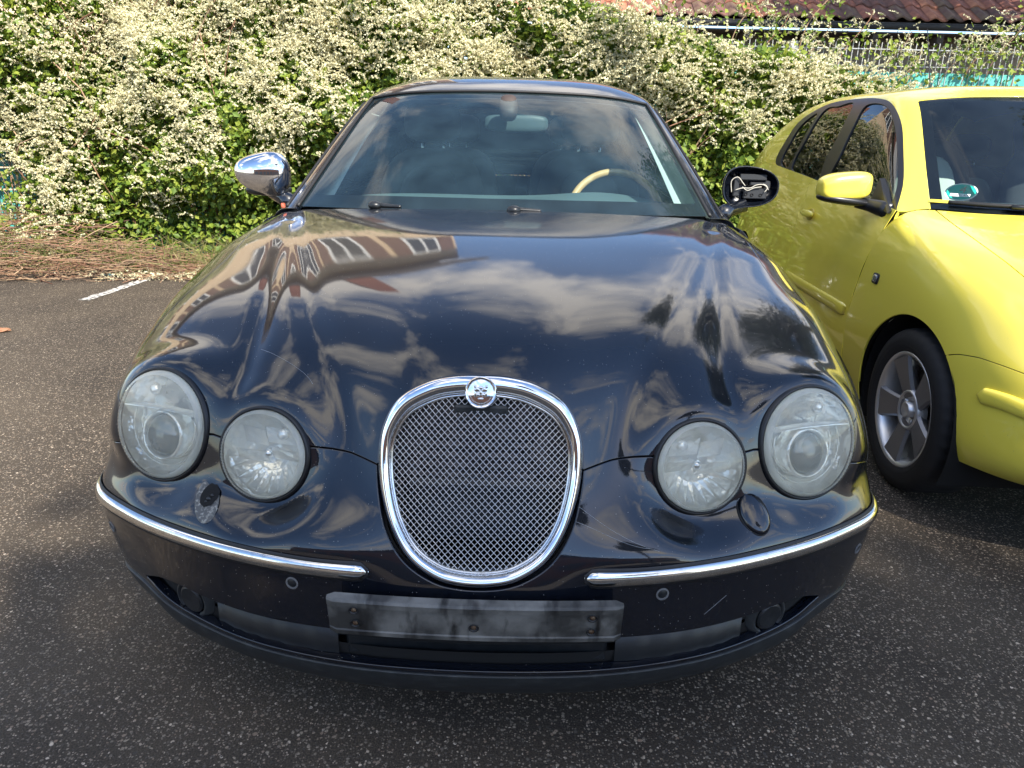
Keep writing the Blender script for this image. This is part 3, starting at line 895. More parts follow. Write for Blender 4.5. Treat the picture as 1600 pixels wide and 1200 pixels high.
# subdivide by building the face as a curved strip
V = []; F = []
xs = np.linspace(-w/2, w/2, 41)
ring = [(-d/2, h/2-.004), (-d/2+.004, h/2), (d/2, h/2), (d/2, -h/2), (-d/2+.004, -h/2), (-d/2, -h/2+.004), (-d/2, -h/2+.013), (-d/2+.0025, -h/2+.015), (-d/2+.0025, h/2-.017), (-d/2, h/2-.015)]
for i, x in enumerate(xs):
    yb = .14*x*x; e = min(1, (w/2-abs(x))/.004)
    for (yy, zz) in ring: V.append((x, yy*(.4+.6*e)+yb, zz*(.96+.04*e)))
K = len(ring)
for i in range(40):
    for k in range(K): F.append((i*K+k, (i+1)*K+k, (i+1)*K+(k+1) % K, i*K+(k+1) % K))
F.append(tuple(range(K))); F.append(tuple(40*K+k for k in range(K))[::-1])
V = np.array(V)@np.array(rot).T+c
ph = bpart(mk('number_plate_holder', V, F, mt, black_car)); sharp(ph, 30)
M['rust'] = mat('rusty_screw', (.10, .055, .03), .7, .4, noise=(200, (.22, .16, .1), .4, .7))
for (x, z) in ((-.215, .022), (-.215, -.010), (.210, .020), (.210, -.014), (-.001, -.006)):
    p = np.array([x, -d/2+.001+.14*x*x, z])@np.array(rot).T+c; n = np.array([0, -1, 0])@np.array(rot).T
    v, f = lathe([(.0095, .0022), (.0085, .0032), (.0068, .002), (.0062, -.0035), (.003, -.001), (0, 0)], p, n, 24)
    so = mk('screw_hole', v, f, M['rubber'], ph)
    v, f = lathe([(.0052, -.003), (.0045, .0016), (0, .002)], p, n, 16); mk('screw', v, f, M['rust'], so)

# ---- washer covers: fitted on the right of the picture, torn off on the left
def oval(sg, uv, a_, b_, tilt, prof, mt_, name, K=48):
    s_, t_ = vfun([uv], 3, 7)[0]; p, n = BS.at(np.array([s_]), np.array([t_])); p = p[0].copy(); n = n[0].copy()
    p[0] *= sg; n[0] *= sg
    ax, bx, n = frame_from(n); V = []; F = []
    for (q, hh) in prof:
        for k in range(K):
            tt = 2*math.pi*k/K; x = a_*q*math.cos(tt); y = b_*q*math.sin(tt)
            xr = x*math.cos(tilt)-y*math.sin(tilt); yr = x*math.sin(tilt)+y*math.cos(tilt)
            V.append(p+ax*xr+bx*yr+n*hh)
    for i in range(len(prof)-1):
        for k in range(K): F.append((i*K+k, i*K+(k+1) % K, (i+1)*K+(k+1) % K, (i+1)*K+k))
    return V, F, (p, n, ax, bx)
V, F, _ = oval(1, (1177, 802), .0285, .0450, R(12), [(1.0, -.010), (.97, .003), (.93, .0055), (.84, .008), (.6, .0105), (.3, .012), (0, .0125)], None, '')
wc = bpart(mk('washer_cover', V, F, M['black'], black_car))
V, F, _ = oval(1, (1177, 802), .0298, .0463, R(12), [(1.0, -.004), (.99, .0028), (.955, .0028), (.95, -.006)], None, '')
mk('cover_gap', V, F, M['rubber'], wc)
M['bare'] = mat('scuffed_primer', (.10, .10, .095), .8, noise=(160, (.35, .34, .30), .5, .68), bump=(200, .6, .002))
V, F, fr_ = oval(-1, (1181, 808), .0215, .0400, R(18), [(1.15, .0008), (1.05, .0030), (.98, .0028), (.80, .0022), (.5, .0020), (0, .0020)], None, '')
bh = bpart(mk('broken_washer_mount', V, F, M['bare'], black_car, label_=None) if False else mk('broken_washer_mount', V, F, M['bare'], black_car)); bh['label'] = 'torn open oval hole where the washer cover is missing'
p, n, ax, bx = fr_
ak = RNG.random(26)
V = [p+ax*.003+bx*.007+n*.0042]; 
for k in range(26):
    tt = 2*math.pi*k/26; q = 1+.16*(ak[k]-.5); V.append(p+ax*(.003+.0185*q*math.cos(tt))+bx*(.012+.024*q*math.sin(tt))+n*.0038)
F = [(0, 1+k, 1+(k+1) % 26) for k in range(26)]
mk('open_hole', V, F, M['dark'], bh, smooth=False)
for q, r_ in ((.0, .0055), (.008, .004), (-.006, .0035)):
    v, f = ellipsoid(p+ax*(.004+q*.6)+bx*(.004+q)+n*.003, (r_, r_*.8, r_), 10, 7); mk('washer_nozzle', v, f, M['plastic'], bh)

# ---- cabin
CDt = [
 [(0,1.185,.985),(0,1.5,1.19),(0,1.87,1.380),(0,2.2,1.452),(0,2.75,1.462),(0,3.25,1.415),(0,3.62,1.32),(0,4.12,1.06)],
 [(.25,1.20,.985),(.24,1.515,1.187),(.22,1.88,1.377),(.22,2.2,1.449),(.23,2.75,1.458),(.23,3.25,1.411),(.25,3.62,1.316),(.27,4.12,1.055)],
 [(.50,1.265,.981),(.46,1.565,1.178),(.41,1.91,1.368),(.40,2.22,1.436),(.41,2.75,1.444),(.41,3.25,1.398),(.44,3.63,1.303),(.50,4.13,1.045)],
 [(.705,1.375,.972),(.625,1.66,1.162),(.545,1.965,1.350),(.53,2.26,1.396),(.54,2.75,1.402),(.54,3.25,1.37),(.56,3.66,1.275),(.63,4.15,1.03)],
 [(.765,1.45,.962),(.672,1.74,1.150),(.588,2.03,1.322),(.592,2.32,1.352),(.60,2.78,1.357),(.60,3.26,1.325),(.62,3.70,1.23),(.69,4.2,1.01)],
 [(.795,1.48,.95),(.735,1.82,1.04),(.675,2.12,1.17),(.685,2.42,1.18),(.695,2.82,1.18),(.695,3.3,1.17),(.70,3.75,1.10),(.73,4.22,.99)],
 [(.815,1.50,.93),(.808,1.88,.938),(.803,2.18,.945),(.803,2.5,.95),(.805,2.85,.957),(.803,3.33,.968),(.79,3.78,.975),(.77,4.25,.97)],
]
CS_ = Surf(CDt, 241, 161, w=.7, flip=True)
CM = CS_.mesh()
def cf(A, s0, s1, t0, t1):
    """negative outside an s/t rectangle with rounded corners, in table units"""
    s, t = A[:, 6], A[:, 7]
    return np.minimum(np.minimum(s-s0, s1-s), np.minimum((t-t0), (t1-t)))
ws = clip(CM, cf(CM[0], -2.93, 2.93, .03, 2.02))
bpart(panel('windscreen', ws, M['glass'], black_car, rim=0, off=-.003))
# black ceramic border of the windscreen
fb = lambda A: -cf(A, -2.80, 2.80, .20, 1.955)
bd = clip(ws, fb(ws[0])); bpart(panel('windscreen_border', bd, M['gasket'], black_car, rim=0, off=-.0045))
sdg = lambda A: np.maximum.reduce([np.minimum.reduce([np.abs(A[:, 6])-4.28, 5.86-np.abs(A[:, 6]), A[:, 1]-y0, y1-A[:, 1]]) for y0, y1 in ((1.70, 2.56), (2.64, 3.40), (3.45, 3.78))])
rear = lambda A: np.minimum.reduce([2.9-np.abs(A[:, 6]), A[:, 7]-5.45, 6.85-A[:, 7]])
shell = clip(CM, -cf(CM[0], -3.0, 3.0, -1, 2.06)); shell = clip(shell, -sdg(shell[0])); shell = clip(shell, -rear(shell[0]))
bpart(panel('roof', shell, M['black'], black_car))
sg_ = clip(CM, sdg(CM[0])+.02)
for q in (1, -1):
    for y0, y1 in ((1.5, 2.6), (2.6, 3.42), (3.42, 4)):
        pn = clip(sg_, sg_[0][:, 0]*q); pn = clip(pn, np.minimum(pn[0][:, 1]-y0, y1-pn[0][:, 1]))
        bpart(panel('side_window', pn, M['side_glass'], black_car, rim=0, off=-.004))
rg = clip(CM, rear(CM[0])+.02); bpart(panel('rear_window', rg, M['side_glass'], black_car, rim=0, off=-.004))
# rubber seal along screen sides and top, chrome-free black pillar moulding
for sg in (1, -1):
    for s0, r_ in ((2.97, .006), (3.62, .005)):
        p, n = CS_.at(np.full(60, s0*sg), np.linspace(.02, 2.0, 60), .0015); v, f = tube(p, r_, 8); bpart(mk('pillar_seal', v, f, M['rubber'], black_car))
p, n = CS_.at(np.linspace(-2.97, 2.97, 80), np.full(80, 2.04), .001); v, f = tube(p, .005, 8); bpart(mk('screen_top_seal', v, f, M['rubber'], black_car))
# cowl panel and wipers
V = []; F = []
xs = np.linspace(-.78, .78, 61)
for x in xs:
    p, _ = BS.at(np.array([np.interp(abs(x), [0, .14, .29, .46, .60, .69, .755, .815], range(8))]), np.array([0.]))
    y0 = p[0][1]; z0 = p[0][2]
    V += [(x, y0-.02, z0-.035), (x, y0+.005, z0-.030), (x, y0+.05, z0-.024), (x, y0+.12, z0+.005)]
for i in range(60):
    for k in range(3): F.append((4*i+k, 4*i+4+k, 4*i+5+k, 4*i+1+k))
bpart(mk('cowl_panel', V, F, M['plastic'], black_car))
def wiper(pv, tip, nm='wiper'):
    a, _ = CS_.at(np.array([pv[0]]), np.array([pv[1]]), .012); b, _ = CS_.at(np.array([tip[0]]), np.array([tip[1]]), .012)
    k = np.linspace(0, 1, 24)[:, None]
    ss_ = pv[0]+(tip[0]-pv[0])*k[:, 0]; tt_ = pv[1]+(tip[1]-pv[1])*k[:, 0]
    p, n = CS_.at(ss_, tt_, .006); p[:, 2] -= .010; v, f = tube(p, .0055, 6); o = bpart(mk(nm, v, f, M['rubber'], black_car))
    p2, _ = CS_.at(ss_[:14], tt_[:14], .016); v, f = tube(p2, np.linspace(.009, .005, 14), 8); mk('wiper_arm', v, f, M['plastic'], o)
    v, f = ellipsoid(p2[0]+np.array([0, -.01, 0]), (.022, .018, .014), 14, 8); mk('wiper_pivot', v, f, M['plastic'], o)
wiper((-1.60, .02), (-1.0, .0)); wiper((.15, .015), (.75, .0))

# ---- body behind the front wings
SD = []
for (z, xo) in ((.93, .815), (.90, .845), (.80, .875), (.68, .895), (.55, .903), (.42, .900), (.30, .888), (.20, .865)):
    row = []
    for (y, k, dz) in ((1.428, 1, 0), (1.9, 1.006, .004), (2.5, 1.008, .012), (3.1, 1.008, .018), (3.6, 1.004, .022), (4.1, .985, .022), (4.5, .94, .01), (4.75, .84, -.01), (4.87, .66, -.02), (4.9, .4, -.03), (4.905, 0, -.03)):
        row.append((xo*k, y, z+dz*(z > .5)))
    SD.append(row)
def side_body(sg):
    D = np.array(SD, float); D[..., 0] *= sg
    return Surf(D, 60, 200, mirror=False, w=.8, flip=(sg > 0))
for sg in (1, -1):
    S2 = side_body(sg); Mh = S2.mesh()
    Mh = clip(Mh, f_arch(Mh[0], (3.76, .315), .365))
    for (y0, y1, nm) in ((1.42, 2.60, 'door'), (2.605, 3.42, 'door'), (3.425, 5, 'rear_wing')):
        pn = clip(Mh, np.minimum(Mh[0][:, 1]-y0, y1-Mh[0][:, 1])-.002)
        d_ = bpart(panel(nm, pn, M['black'], black_car))
        if nm == 'door':
            v, f = box((sg*.915, y1-.13, .80), (.03, .17, .028), bev=.009); mk('door_handle', v, f, M['black'], d_)
# boot lid and floor
V = []; F = []
BL = [(0, 4.08, 1.07), (0, 4.4, 1.05), (0, 4.7, 1.0), (0, 4.88, .93)]
D = [[(x*k, y-(.25*x*x), z-.10*x*x) for (_, y, z), k in zip(BL, (1, 1, .98, .85))] for x in (0, .3, .55, .72, .80)]
bs2 = Surf(D, 61, 30, w=.6, flip=True); bpart(panel('boot_lid', bs2.mesh(), M['black'], black_car))
v, f = box((0, 2.7, .22), (1.6, 3.9, .05)); bpart(mk('floor_pan', v, f, M['dark'], black_car, smooth=False))
# wheels
def make_wheel(c, r=.325, w=.225, rimr=.215, side=1, spokes=7, prof_spoke=.03, mt_r=None, parent=None, face=.0):
    c = np.array(c, float); ax = (side, 0, 0)
    pr = [(rimr-.004, -w/2), (rimr+.03, -w/2-.004), (r-.03, -w/2+.002), (r-.006, -w/2+.028), (r, -w/2+.055), (r, w/2-.055), (r-.006, w/2-.028), (r-.03, w/2-.002), (rimr+.03, w/2+.004), (rimr-.004, w/2-.004)]
    v, f = lathe(pr, (0, 0, 0), ax, 72); wh = mk('tyre', v+0, f, M['rubber'], parent); return wh
def simple_wheel(c, side):
    w_ = bpart(empty('wheel', (0, 0, 0), 0, black_car))
    c = np.array(c, float)
    v, f = lathe([(.21, -.10), (.25, -.115), (.30, -.112), (.325, -.08), (.328, 0), (.325, .08), (.30, .112), (.25, .115), (.21, .10)], c, (side, 0, 0), 64); mk('tyre', v, f, M['rubber'], w_)
    v, f = lathe([(.215, -.09), (.205, .0), (.205, .095), (.212, .104), (.218, .10)], c, (side, 0, 0), 64); ps = [(v, f)]
    for k in range(10):
        t = 2*math.pi*k/10; d_ = np.array([0, math.cos(t), math.sin(t)])
        ps.append(tube(np.array([c+d_*.04+np.array([side*.085, 0, 0]), c+d_*.12+np.array([side*.092, 0, 0]), c+d_*.207+np.array([side*.085, 0, 0])]), [.02, .014, .016], 8))
    ps.append(lathe([(.05, .07), (.05, .095), (.03, .102), (0, .103)], c, (side, 0, 0), 24))
    v, f = join(ps); mk('rim', v, f, M['rim_silver'], w_)
M['rim_silver'] = mat('rim_silver', (.35, .36, .37), .3, .9)
for y in (.85, 3.76):
    for sg in (1, -1): simple_wheel((sg*.775, y, .328), sg)
for y in (.85, 3.76):
    for sg in (1, -1):
        th = np.linspace(R(-20), R(200), 24); V = []; F = []
        for t in th:
            for xx in (.50, .86): V.append((sg*xx, y+.375*math.cos(t), .315+.375*math.sin(t)))
        for i in range(23): F.append((2*i, 2*i+1, 2*i+3, 2*i+2))
        bpart(mk('wheel_arch_liner', V, F, M['dark'], black_car))

# ---- interior
V = []; F = []
xs = np.linspace(-.72, .72, 41)
for x in xs:
    yb = 1.25+.40*x*x/ .72**2*.35
    for (dy, z) in ((-.02, .93), (.10, .975), (.25, 1.00), (.42, 1.005+.02*math.exp(-((x-.36)/.2)**2)), (.52, .985), (.56, .90), (.56, .6)):
        V.append((x, yb+dy, z-.05*(abs(x)/.72)**4))
for i in range(40):
    for k in range(6): F.append((7*i+k, 7*i+7+k, 7*i+8+k, 7*i+1+k))
bpart(mk('dashboard', V, F, M['dash'], black_car))
# steering wheel on the right of the picture
sw = bpart(empty('steering_wheel', (0, 0, 0), 0, black_car))
cw = np.array([.435, 1.87, .918]); nw = unit((0, .90, -.42)); a, b, n = frame_from(nw)
th = np.linspace(0, 2*math.pi, 72, endpoint=False)
v, f = tube(np.array([cw+a*.185*math.cos(t)+b*.185*math.sin(t) for t in th]), .0145, 12, closed=True); mk('wheel_rim', v, f, M['wood'], sw)
v, f = lathe([(.0, -.03), (.05, -.028), (.07, -.01), (.065, .02), (0, .03)], cw, n, 32); mk('wheel_hub', v, f, M['interior'], sw)
for q in (0, math.pi, -math.pi/2):
    v, f = box(cw+(a*math.cos(q)+b*math.sin(q))*.115, (.14 if q != -math.pi/2 else .03, .015, .03 if q != -math.pi/2 else .14), bev=.004); mk('spoke', v, f, M['interior'], sw)
# seats
def seat(parent, bp, cx, cy, cz, mt1, mt2, s=1.0, hr_gap=.0):
    st_ = bp(empty('seat', (0, 0, 0), 0, parent))
    def cush(c, r, p=3.2, rot=None, nm='backrest', mt_=None):
        V, F = ellipsoid((0, 0, 0), (1, 1, 1), 28, 18)
        q = (np.abs(V)**p).sum(1)**(1/p); V = V/q[:, None]; V = V*np.array(r)
        if rot is not None: V = V@np.array(rot).T
        mk(nm, V+np.array(c), F, mt_ or mt1, st_)
    cush((cx, cy, cz+.30*s), (.25*s, .07*s, .36*s), rot=rotm(rx=R(-16)), nm='backrest')
    cush((cx, cy-.085*s, cz+.28*s), (.15*s, .03*s, .30*s), rot=rotm(rx=R(-16)), nm='backrest_centre', mt_=mt2)
    cush((cx, cy-.22*s, cz-.02*s), (.26*s, .27*s, .09*s), nm='cushion')
    cush((cx, cy+.10*s, cz+.76*s+hr_gap), (.135*s, .05*s, .085*s), rot=rotm(rx=R(-10)), nm='headrest')
    for q in (-.05, .05):
        v, f = tube([(cx+q, cy+.09, cz+.58*s), (cx+q, cy+.10, cz+.72*s+hr_gap)], .006, 8); mk('headrest_post', v, f, M['chrome'], st_)
for sg in (1, -1): seat(black_car, bpart, sg*.37, 2.42, .50, M['seat'], M['seat'])
seat(black_car, bpart, .33, 3.35, .52, M['seat'], M['seat'], .95); seat(black_car, bpart, -.33, 3.35, .52, M['seat'], M['seat'], .95)
# interior mirror, rain sensor shroud, A pillar trims, headliner
v, f = ellipsoid((0, 0, 0), (1, 1, 1), 24, 14); q = (np.abs(v)**4).sum(1)**.25; v = v/q[:, None]*np.array((.125, .022, .034))
bpart(mk('interior_mirror', v+np.array((.03, 1.93, 1.262)), f, mat('mirror_back', (.06, .09, .095), .5), black_car))
v, f = ellipsoid((0, 0, 0), (1, 1, 1), 20, 14); q = (np.abs(v)**3).sum(1)**(1/3); v = v/q[:, None]*np.array((.035, .03, .05))
bpart(mk('sensor_shroud', v@np.array(rotm(rx=R(-35))).T+np.array((0, 1.815, 1.315)), f, mat('shroud', (.05, .035, .03), .6), black_car))
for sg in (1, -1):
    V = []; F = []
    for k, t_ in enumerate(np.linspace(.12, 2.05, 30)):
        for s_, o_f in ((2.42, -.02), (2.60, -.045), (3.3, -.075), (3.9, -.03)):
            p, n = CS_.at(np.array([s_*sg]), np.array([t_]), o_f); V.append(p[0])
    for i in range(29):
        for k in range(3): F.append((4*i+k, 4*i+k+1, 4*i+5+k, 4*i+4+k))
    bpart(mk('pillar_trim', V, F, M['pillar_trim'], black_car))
hl_ = clip(CM, cf(CM[0], -3.6, 3.6, 2.05, 5.3)); A_, F_ = hl_
bpart(mk('headliner', A_[:, :3]-A_[:, 3:6]*.03, F_, M['interior'], black_car))

# ---- door mirrors
def superell(c, r, p, nu=40, nv=24, rot=None, taper=None):
    V, F = ellipsoid((0, 0, 0), (1, 1, 1), nu, nv); q = (np.abs(V)**p).sum(1)**(1/p); V = V/q[:, None]
    if taper: V = taper(V)
    V = V*np.array(r)
    if rot is not None: V = V@np.array(rot).T
    return V+np.array(c), F
def tap(V):
    V = V.copy(); V[:, 2] *= 1-.28*np.clip(V[:, 0], -1, 1)*1.0; V[:, 2] += .12*np.clip(V[:, 0], 0, 1)**2; return V
# left of the picture: chrome shell
v, f = superell((0, 0, 0), (.106, .062, .076), 2.35, taper=lambda V: tap(V))
v[:, 0] *= -1
f = [x[::-1] for x in f]
mL = bpart(empty('door_mirror', (0, 0, 0), 0, black_car)); mL['label'] = 'chromed mirror cap on the left of the picture'
cl = np.array((-.905, 1.675, 1.062))
mk('mirror_cap', v@np.array(rotm(rz=R(-8))).T+cl, f, M['chrome'], mL)
v, f = superell(cl+np.array((.015, .01, -.058)), (.085, .05, .022), 2.4); mk('mirror_base', v, f, M['plastic'], mL)
v, f = tube([cl+np.array((.03, .0, -.06)), cl+np.array((.075, .0, -.085)), (-.795, 1.63, .955)], [.028, .03, .034], 14); mk('mirror_arm', v, f, M['black'], mL)
# right of the picture: gutted mirror, its glass missing, folded forward so that the open side faces the viewer
mR = bpart(empty('door_mirror', (0, 0, 0), 0, black_car)); mR['label'] = 'broken mirror without glass, wires and bare mechanism showing'
cr = np.array((.912, 1.70, 1.055)); nrm = unit((-.05, -1, .06)); a, b, n = frame_from(nrm)
def outl(q, K=64):
    res = []
    for k in range(K):
        t = 2*math.pi*k/K; ct, st_ = math.cos(t), math.sin(t)
        x = .104*np.sign(ct)*abs(ct)**.82; y = .074*np.sign(st_)*abs(st_)**.82
        y *= 1+.14*(-x/.104); res.append((x*q, y*q))
    return res
sgx = 1 if a[0] > 0 else -1
V = []; F = []; K = 64
for q, h in ((.0, -.085), (.45, -.080), (.80, -.060), (.97, -.030), (1.0, 0), (.985, .006), (.95, .006), (.93, .0), (.90, -.020), (.70, -.034), (0, -.038)):
    for (x, y) in outl(q): V.append(cr+a*sgx*x+b*y+n*h)
for i in range(10):
    for k in range(K): F.append((i*K+k, i*K+(k+1) % K, (i+1)*K+(k+1) % K, (i+1)*K+k))
mk('mirror_shell', V, F, M['black'], mR)
def Pm(x, y, h): return cr+a*sgx*x+b*y+n*h
pm = mat('mirror_mechanism', (.03, .032, .035), .35)
for (x, y, sx, sy, sz) in ((.01, .036, .10, .016, .022), (.022, -.022, .085, .014, .040), (-.05, .0, .02, .016, .07), (.065, .01, .02, .014, .03), (.03, .012, .06, .02, .012)):
    v, f = box((0, 0, 0), (sx, sy, sz), bev=.003); v = v@np.array([a*sgx, -n, b]); mk('mechanism', v+Pm(x, y, -.020), f, pm, mR, smooth=False)
M['wire_w'] = mat('wire_insulation', (.42, .40, .34), .5)
for pts_ in ([(-.068, -.02), (-.072, .02), (-.05, .035), (-.03, .015), (-.02, .004)], [(-.055, -.012), (-.03, -.004), (0, -.003), (.02, .008), (.045, .010), (.062, -.002), (.052, -.018)], [(-.03, .0), (-.01, -.012), (.015, -.002), (.04, .002)], [(.045, .012), (.058, .006), (.066, -.008)]):
    c3 = crv([Pm(x, y, -.004) for x, y in pts_], 24); v, f = tube(c3, .0019, 6); mk('wire', v, f, M['wire_w'], mR)
for (x, y) in ((.01, -.028), (.042, -.028), (-.012, -.026)):
    v, f = lathe([(.006, .0), (.006, .002), (.004, .002), (.004, -.004), (0, -.004)], Pm(x, y, -.0125), n, 16); mk('screw_boss', v, f, M['dark'], mR)
v, f = tube([cr+np.array((-.01, .02, -.068)), cr+np.array((-.075, .0, -.085)), (.795, 1.63, .955)], [.026, .026, .034], 14); mk('mirror_arm', v, f, M['black'], mR)
# wiper-cowl corner clip
v, f = box((-.742, 1.375, .978), (.012, .012, .016), bev=.002); bpart(mk('corner_clip', v, f, mat('red_clip', (.35, .07, .03), .6), black_car))
# ================================================================== SETTING
def vnoise(x, y, seed=0, sc=1.0):
    g = np.random.default_rng(seed).random((64, 64)); x = np.asarray(x)*sc+100; y = np.asarray(y)*sc+100
    i = np.floor(x).astype(int); j = np.floor(y).astype(int); a = x-i; b = y-j; a = a*a*(3-2*a); b = b*b*(3-2*b)
    G = lambda p, q: g[p % 64, q % 64]
    return G(i, j)*(1-a)*(1-b)+G(i+1, j)*a*(1-b)+G(i, j+1)*(1-a)*b+G(i+1, j+1)*a*b

def asphalt():
    mt = bpy.data.materials.new('asphalt'); mt.use_nodes = True; t = mt.node_tree; b = t.nodes['Principled BSDF']; K = t.links.new
    co = t.nodes.new('ShaderNodeTexCoord')
    b.inputs['Roughness'].default_value = .82; b.inputs['Specular IOR Level'].default_value = .35
    n1 = t.nodes.new('ShaderNodeTexNoise'); n1.inputs['Scale'].default_value = .9; n1.inputs['Detail'].default_value = 8; K(co.outputs['Object'], n1.inputs['Vector'])
    n2 = t.nodes.new('ShaderNodeTexNoise'); n2.inputs['Scale'].default_value = 240; n2.inputs['Detail'].default_value = 3; K(co.outputs['Object'], n2.inputs['Vector'])
    base = t.nodes.new('ShaderNodeMix'); base.data_type = 'RGBA'; base.inputs[6].default_value = (.040, .031, .023, 1); base.inputs[7].default_value = (.082, .064, .045, 1)
    r1 = t.nodes.new('ShaderNodeMapRange'); r1.inputs[1].default_value = .40; r1.inputs[2].default_value = .62; K(n1.outputs[0], r1.inputs[0]); K(r1.outputs[0], base.inputs[0])
    m2 = t.nodes.new('ShaderNodeMix'); m2.data_type = 'RGBA'; m2.blend_type = 'MULTIPLY'; m2.inputs[0].default_value = .8; K(base.outputs[2], m2.inputs[6])
    r2 = t.nodes.new('ShaderNodeMapRange'); r2.inputs[1].default_value = .3; r2.inputs[2].default_value = .7; r2.inputs[3].default_value = .25; r2.inputs[4].default_value = 1.7; K(n2.outputs[0], r2.inputs[0]); K(r2.outputs[0], m2.inputs[7])
    col = m2.outputs[2]; hsrc = []
    for sc, amt, rad in ((112, .28, .46), (185, .40, .45), (66, .05, .34)):
        # stretch the lookup a little so stones are irregular
        nd = t.nodes.new('ShaderNodeTexNoise'); nd.inputs['Scale'].default_value = sc*1.1; K(co.outputs['Object'], nd.inputs['Vector'])
        mv = t.nodes.new('ShaderNodeMix'); mv.data_type = 'VECTOR'; mv.inputs[0].default_value = .006; K(co.outputs['Object'], mv.inputs[4]); K(nd.outputs['Color'], mv.inputs[5])
        vo = t.nodes.new('ShaderNodeTexVoronoi'); vo.inputs['Scale'].default_value = sc; vo.inputs['Randomness'].default_value = 1; K(mv.outputs[1], vo.inputs['Vector'])
        sp = t.nodes.new('ShaderNodeSeparateColor'); K(vo.outputs['Color'], sp.inputs[0])
        dm = t.nodes.new('ShaderNodeMapRange'); dm.inputs[1].default_value = rad; dm.inputs[2].default_value = rad-.10; K(vo.outputs['Distance'], dm.inputs[0])
        pk = t.nodes.new('ShaderNodeMath'); pk.operation = 'LESS_THAN'; pk.inputs[1].default_value = amt; K(sp.outputs[0], pk.inputs[0])
        mk_ = t.nodes.new('ShaderNodeMath'); mk_.operation = 'MULTIPLY'; K(dm.outputs[0], mk_.inputs[0]); K(pk.outputs[0], mk_.inputs[1])
        cr = t.nodes.new('ShaderNodeValToRGB'); e = cr.color_ramp.elements
        e[0].position = 0; e[0].color = (.06, .052, .045, 1); e[1].position = 1; e[1].color = (.68, .57, .44, 1)
        for p_, c_ in ((.45, (.20, .165, .125)), (.75, (.33, .27, .20)), (.9, (.24, .17, .12))): q = e.new(p_); q.color = (*c_, 1)
        K(sp.outputs[1], cr.inputs[0])
        mm = t.nodes.new('ShaderNodeMix'); mm.data_type = 'RGBA'; K(mk_.outputs[0], mm.inputs[0]); K(col, mm.inputs[6]); K(cr.outputs[0], mm.inputs[7]); col = mm.outputs[2]; hsrc.append(mk_.outputs[0])
    K(col, b.inputs['Base Color'])
    ad = t.nodes.new('ShaderNodeMath'); ad.operation = 'ADD'; K(hsrc[0], ad.inputs[0]); K(hsrc[1], ad.inputs[1])
    a2 = t.nodes.new('ShaderNodeMath'); a2.operation = 'MULTIPLY_ADD'; K(n2.outputs[0], a2.inputs[0]); a2.inputs[1].default_value = 1.6; K(ad.outputs[0], a2.inputs[2])
    bp = t.nodes.new('ShaderNodeBump'); bp.inputs['Strength'].default_value = .8; bp.inputs['Distance'].default_value = .0022; K(a2.outputs[0], bp.inputs['Height']); K(bp.outputs[0], b.inputs['Normal'])
    return mt
V = [(-150, -150, 0), (150, -150, 0), (150, 150, 0), (-150, 150, 0)]
tag(mk('ground', V, [(0, 1, 2, 3)], asphalt(), smooth=False), kind='structure')
# worn parking line
pl = mat('worn_white_paint', (.62, .60, .56), .8, noise=(38, (.12, .11, .10), .42, .58))
xs = np.linspace(4.05, 5.25, 60); wob = (vnoise(xs, xs*0, 5, 14)-.5)*.02
V = []; 
for y, w_ in zip(xs, wob): V += [(-3.150+w_+(y-4.05)*.07, y, .004), (-3.065+w_*.6+(y-4.05)*.07, y, .004)]
F = [(2*i, 2*i+1, 2*i+3, 2*i+2) for i in range(59)]
tag(mk('parking_line', V, F, pl, smooth=False), kind='structure')

# ---- leaves and blossom
def leaf_mat(name, cols, rough=.55, trans=.35):
    mt = bpy.data.materials.new(name); mt.use_nodes = True; t = mt.node_tree; b = t.nodes['Principled BSDF']; K = t.links.new
    g_ = t.nodes.new('ShaderNodeNewGeometry'); cr = t.nodes.new('ShaderNodeValToRGB'); e = cr.color_ramp.elements
    e[0].color = (*cols[0], 1); e[1].color = (*cols[-1], 1)
    for i, c_ in enumerate(cols[1:-1]): q = e.new((i+1)/(len(cols)-1)); q.color = (*c_, 1)
    K(g_.outputs['Random Per Island'], cr.inputs[0]); K(cr.outputs[0], b.inputs['Base Color']); b.inputs['Roughness'].default_value = rough
    tl = t.nodes.new('ShaderNodeBsdfTranslucent'); K(cr.outputs[0], tl.inputs[0]); mx = t.nodes.new('ShaderNodeMixShader'); mx.inputs[0].default_value = trans
    K(b.outputs[0], mx.inputs[1]); K(tl.outputs[0], mx.inputs[2]); K(mx.outputs[0], t.nodes['Material Output'].inputs[0]); return mt
M['leaf'] = leaf_mat('vine_leaf', [(.045, .09, .012), (.11, .19, .02), (.19, .28, .03), (.31, .36, .05), (.15, .22, .025)])
M['blossom'] = leaf_mat('cream_blossom', [(.56, .52, .30), (.70, .67, .44), (.78, .75, .54), (.62, .55, .32)], .7, .3)
M['twig'] = leaf_mat('dry_twig', [(.16, .075, .045), (.26, .14, .085), (.36, .25, .15), (.12, .07, .05)], .8, 0)
M['tree_leaf'] = leaf_mat('tree_leaf', [(.02, .04, .01), (.035, .065, .015), (.05, .09, .02)], .6, .25)
def rand_rot(n, rng, up=None, tilt=1.0):
    """random orthonormal frames; up: preferred leaf normal"""
    z = rng.normal(size=(n, 3))*tilt
    if up is not None: z = z+up
    z /= np.linalg.norm(z, axis=1, keepdims=True); x = rng.normal(size=(n, 3)); x -= z*(x*z).sum(1, keepdims=True); x /= np.linalg.norm(x, axis=1, keepdims=True)
    return x, np.cross(z, x), z
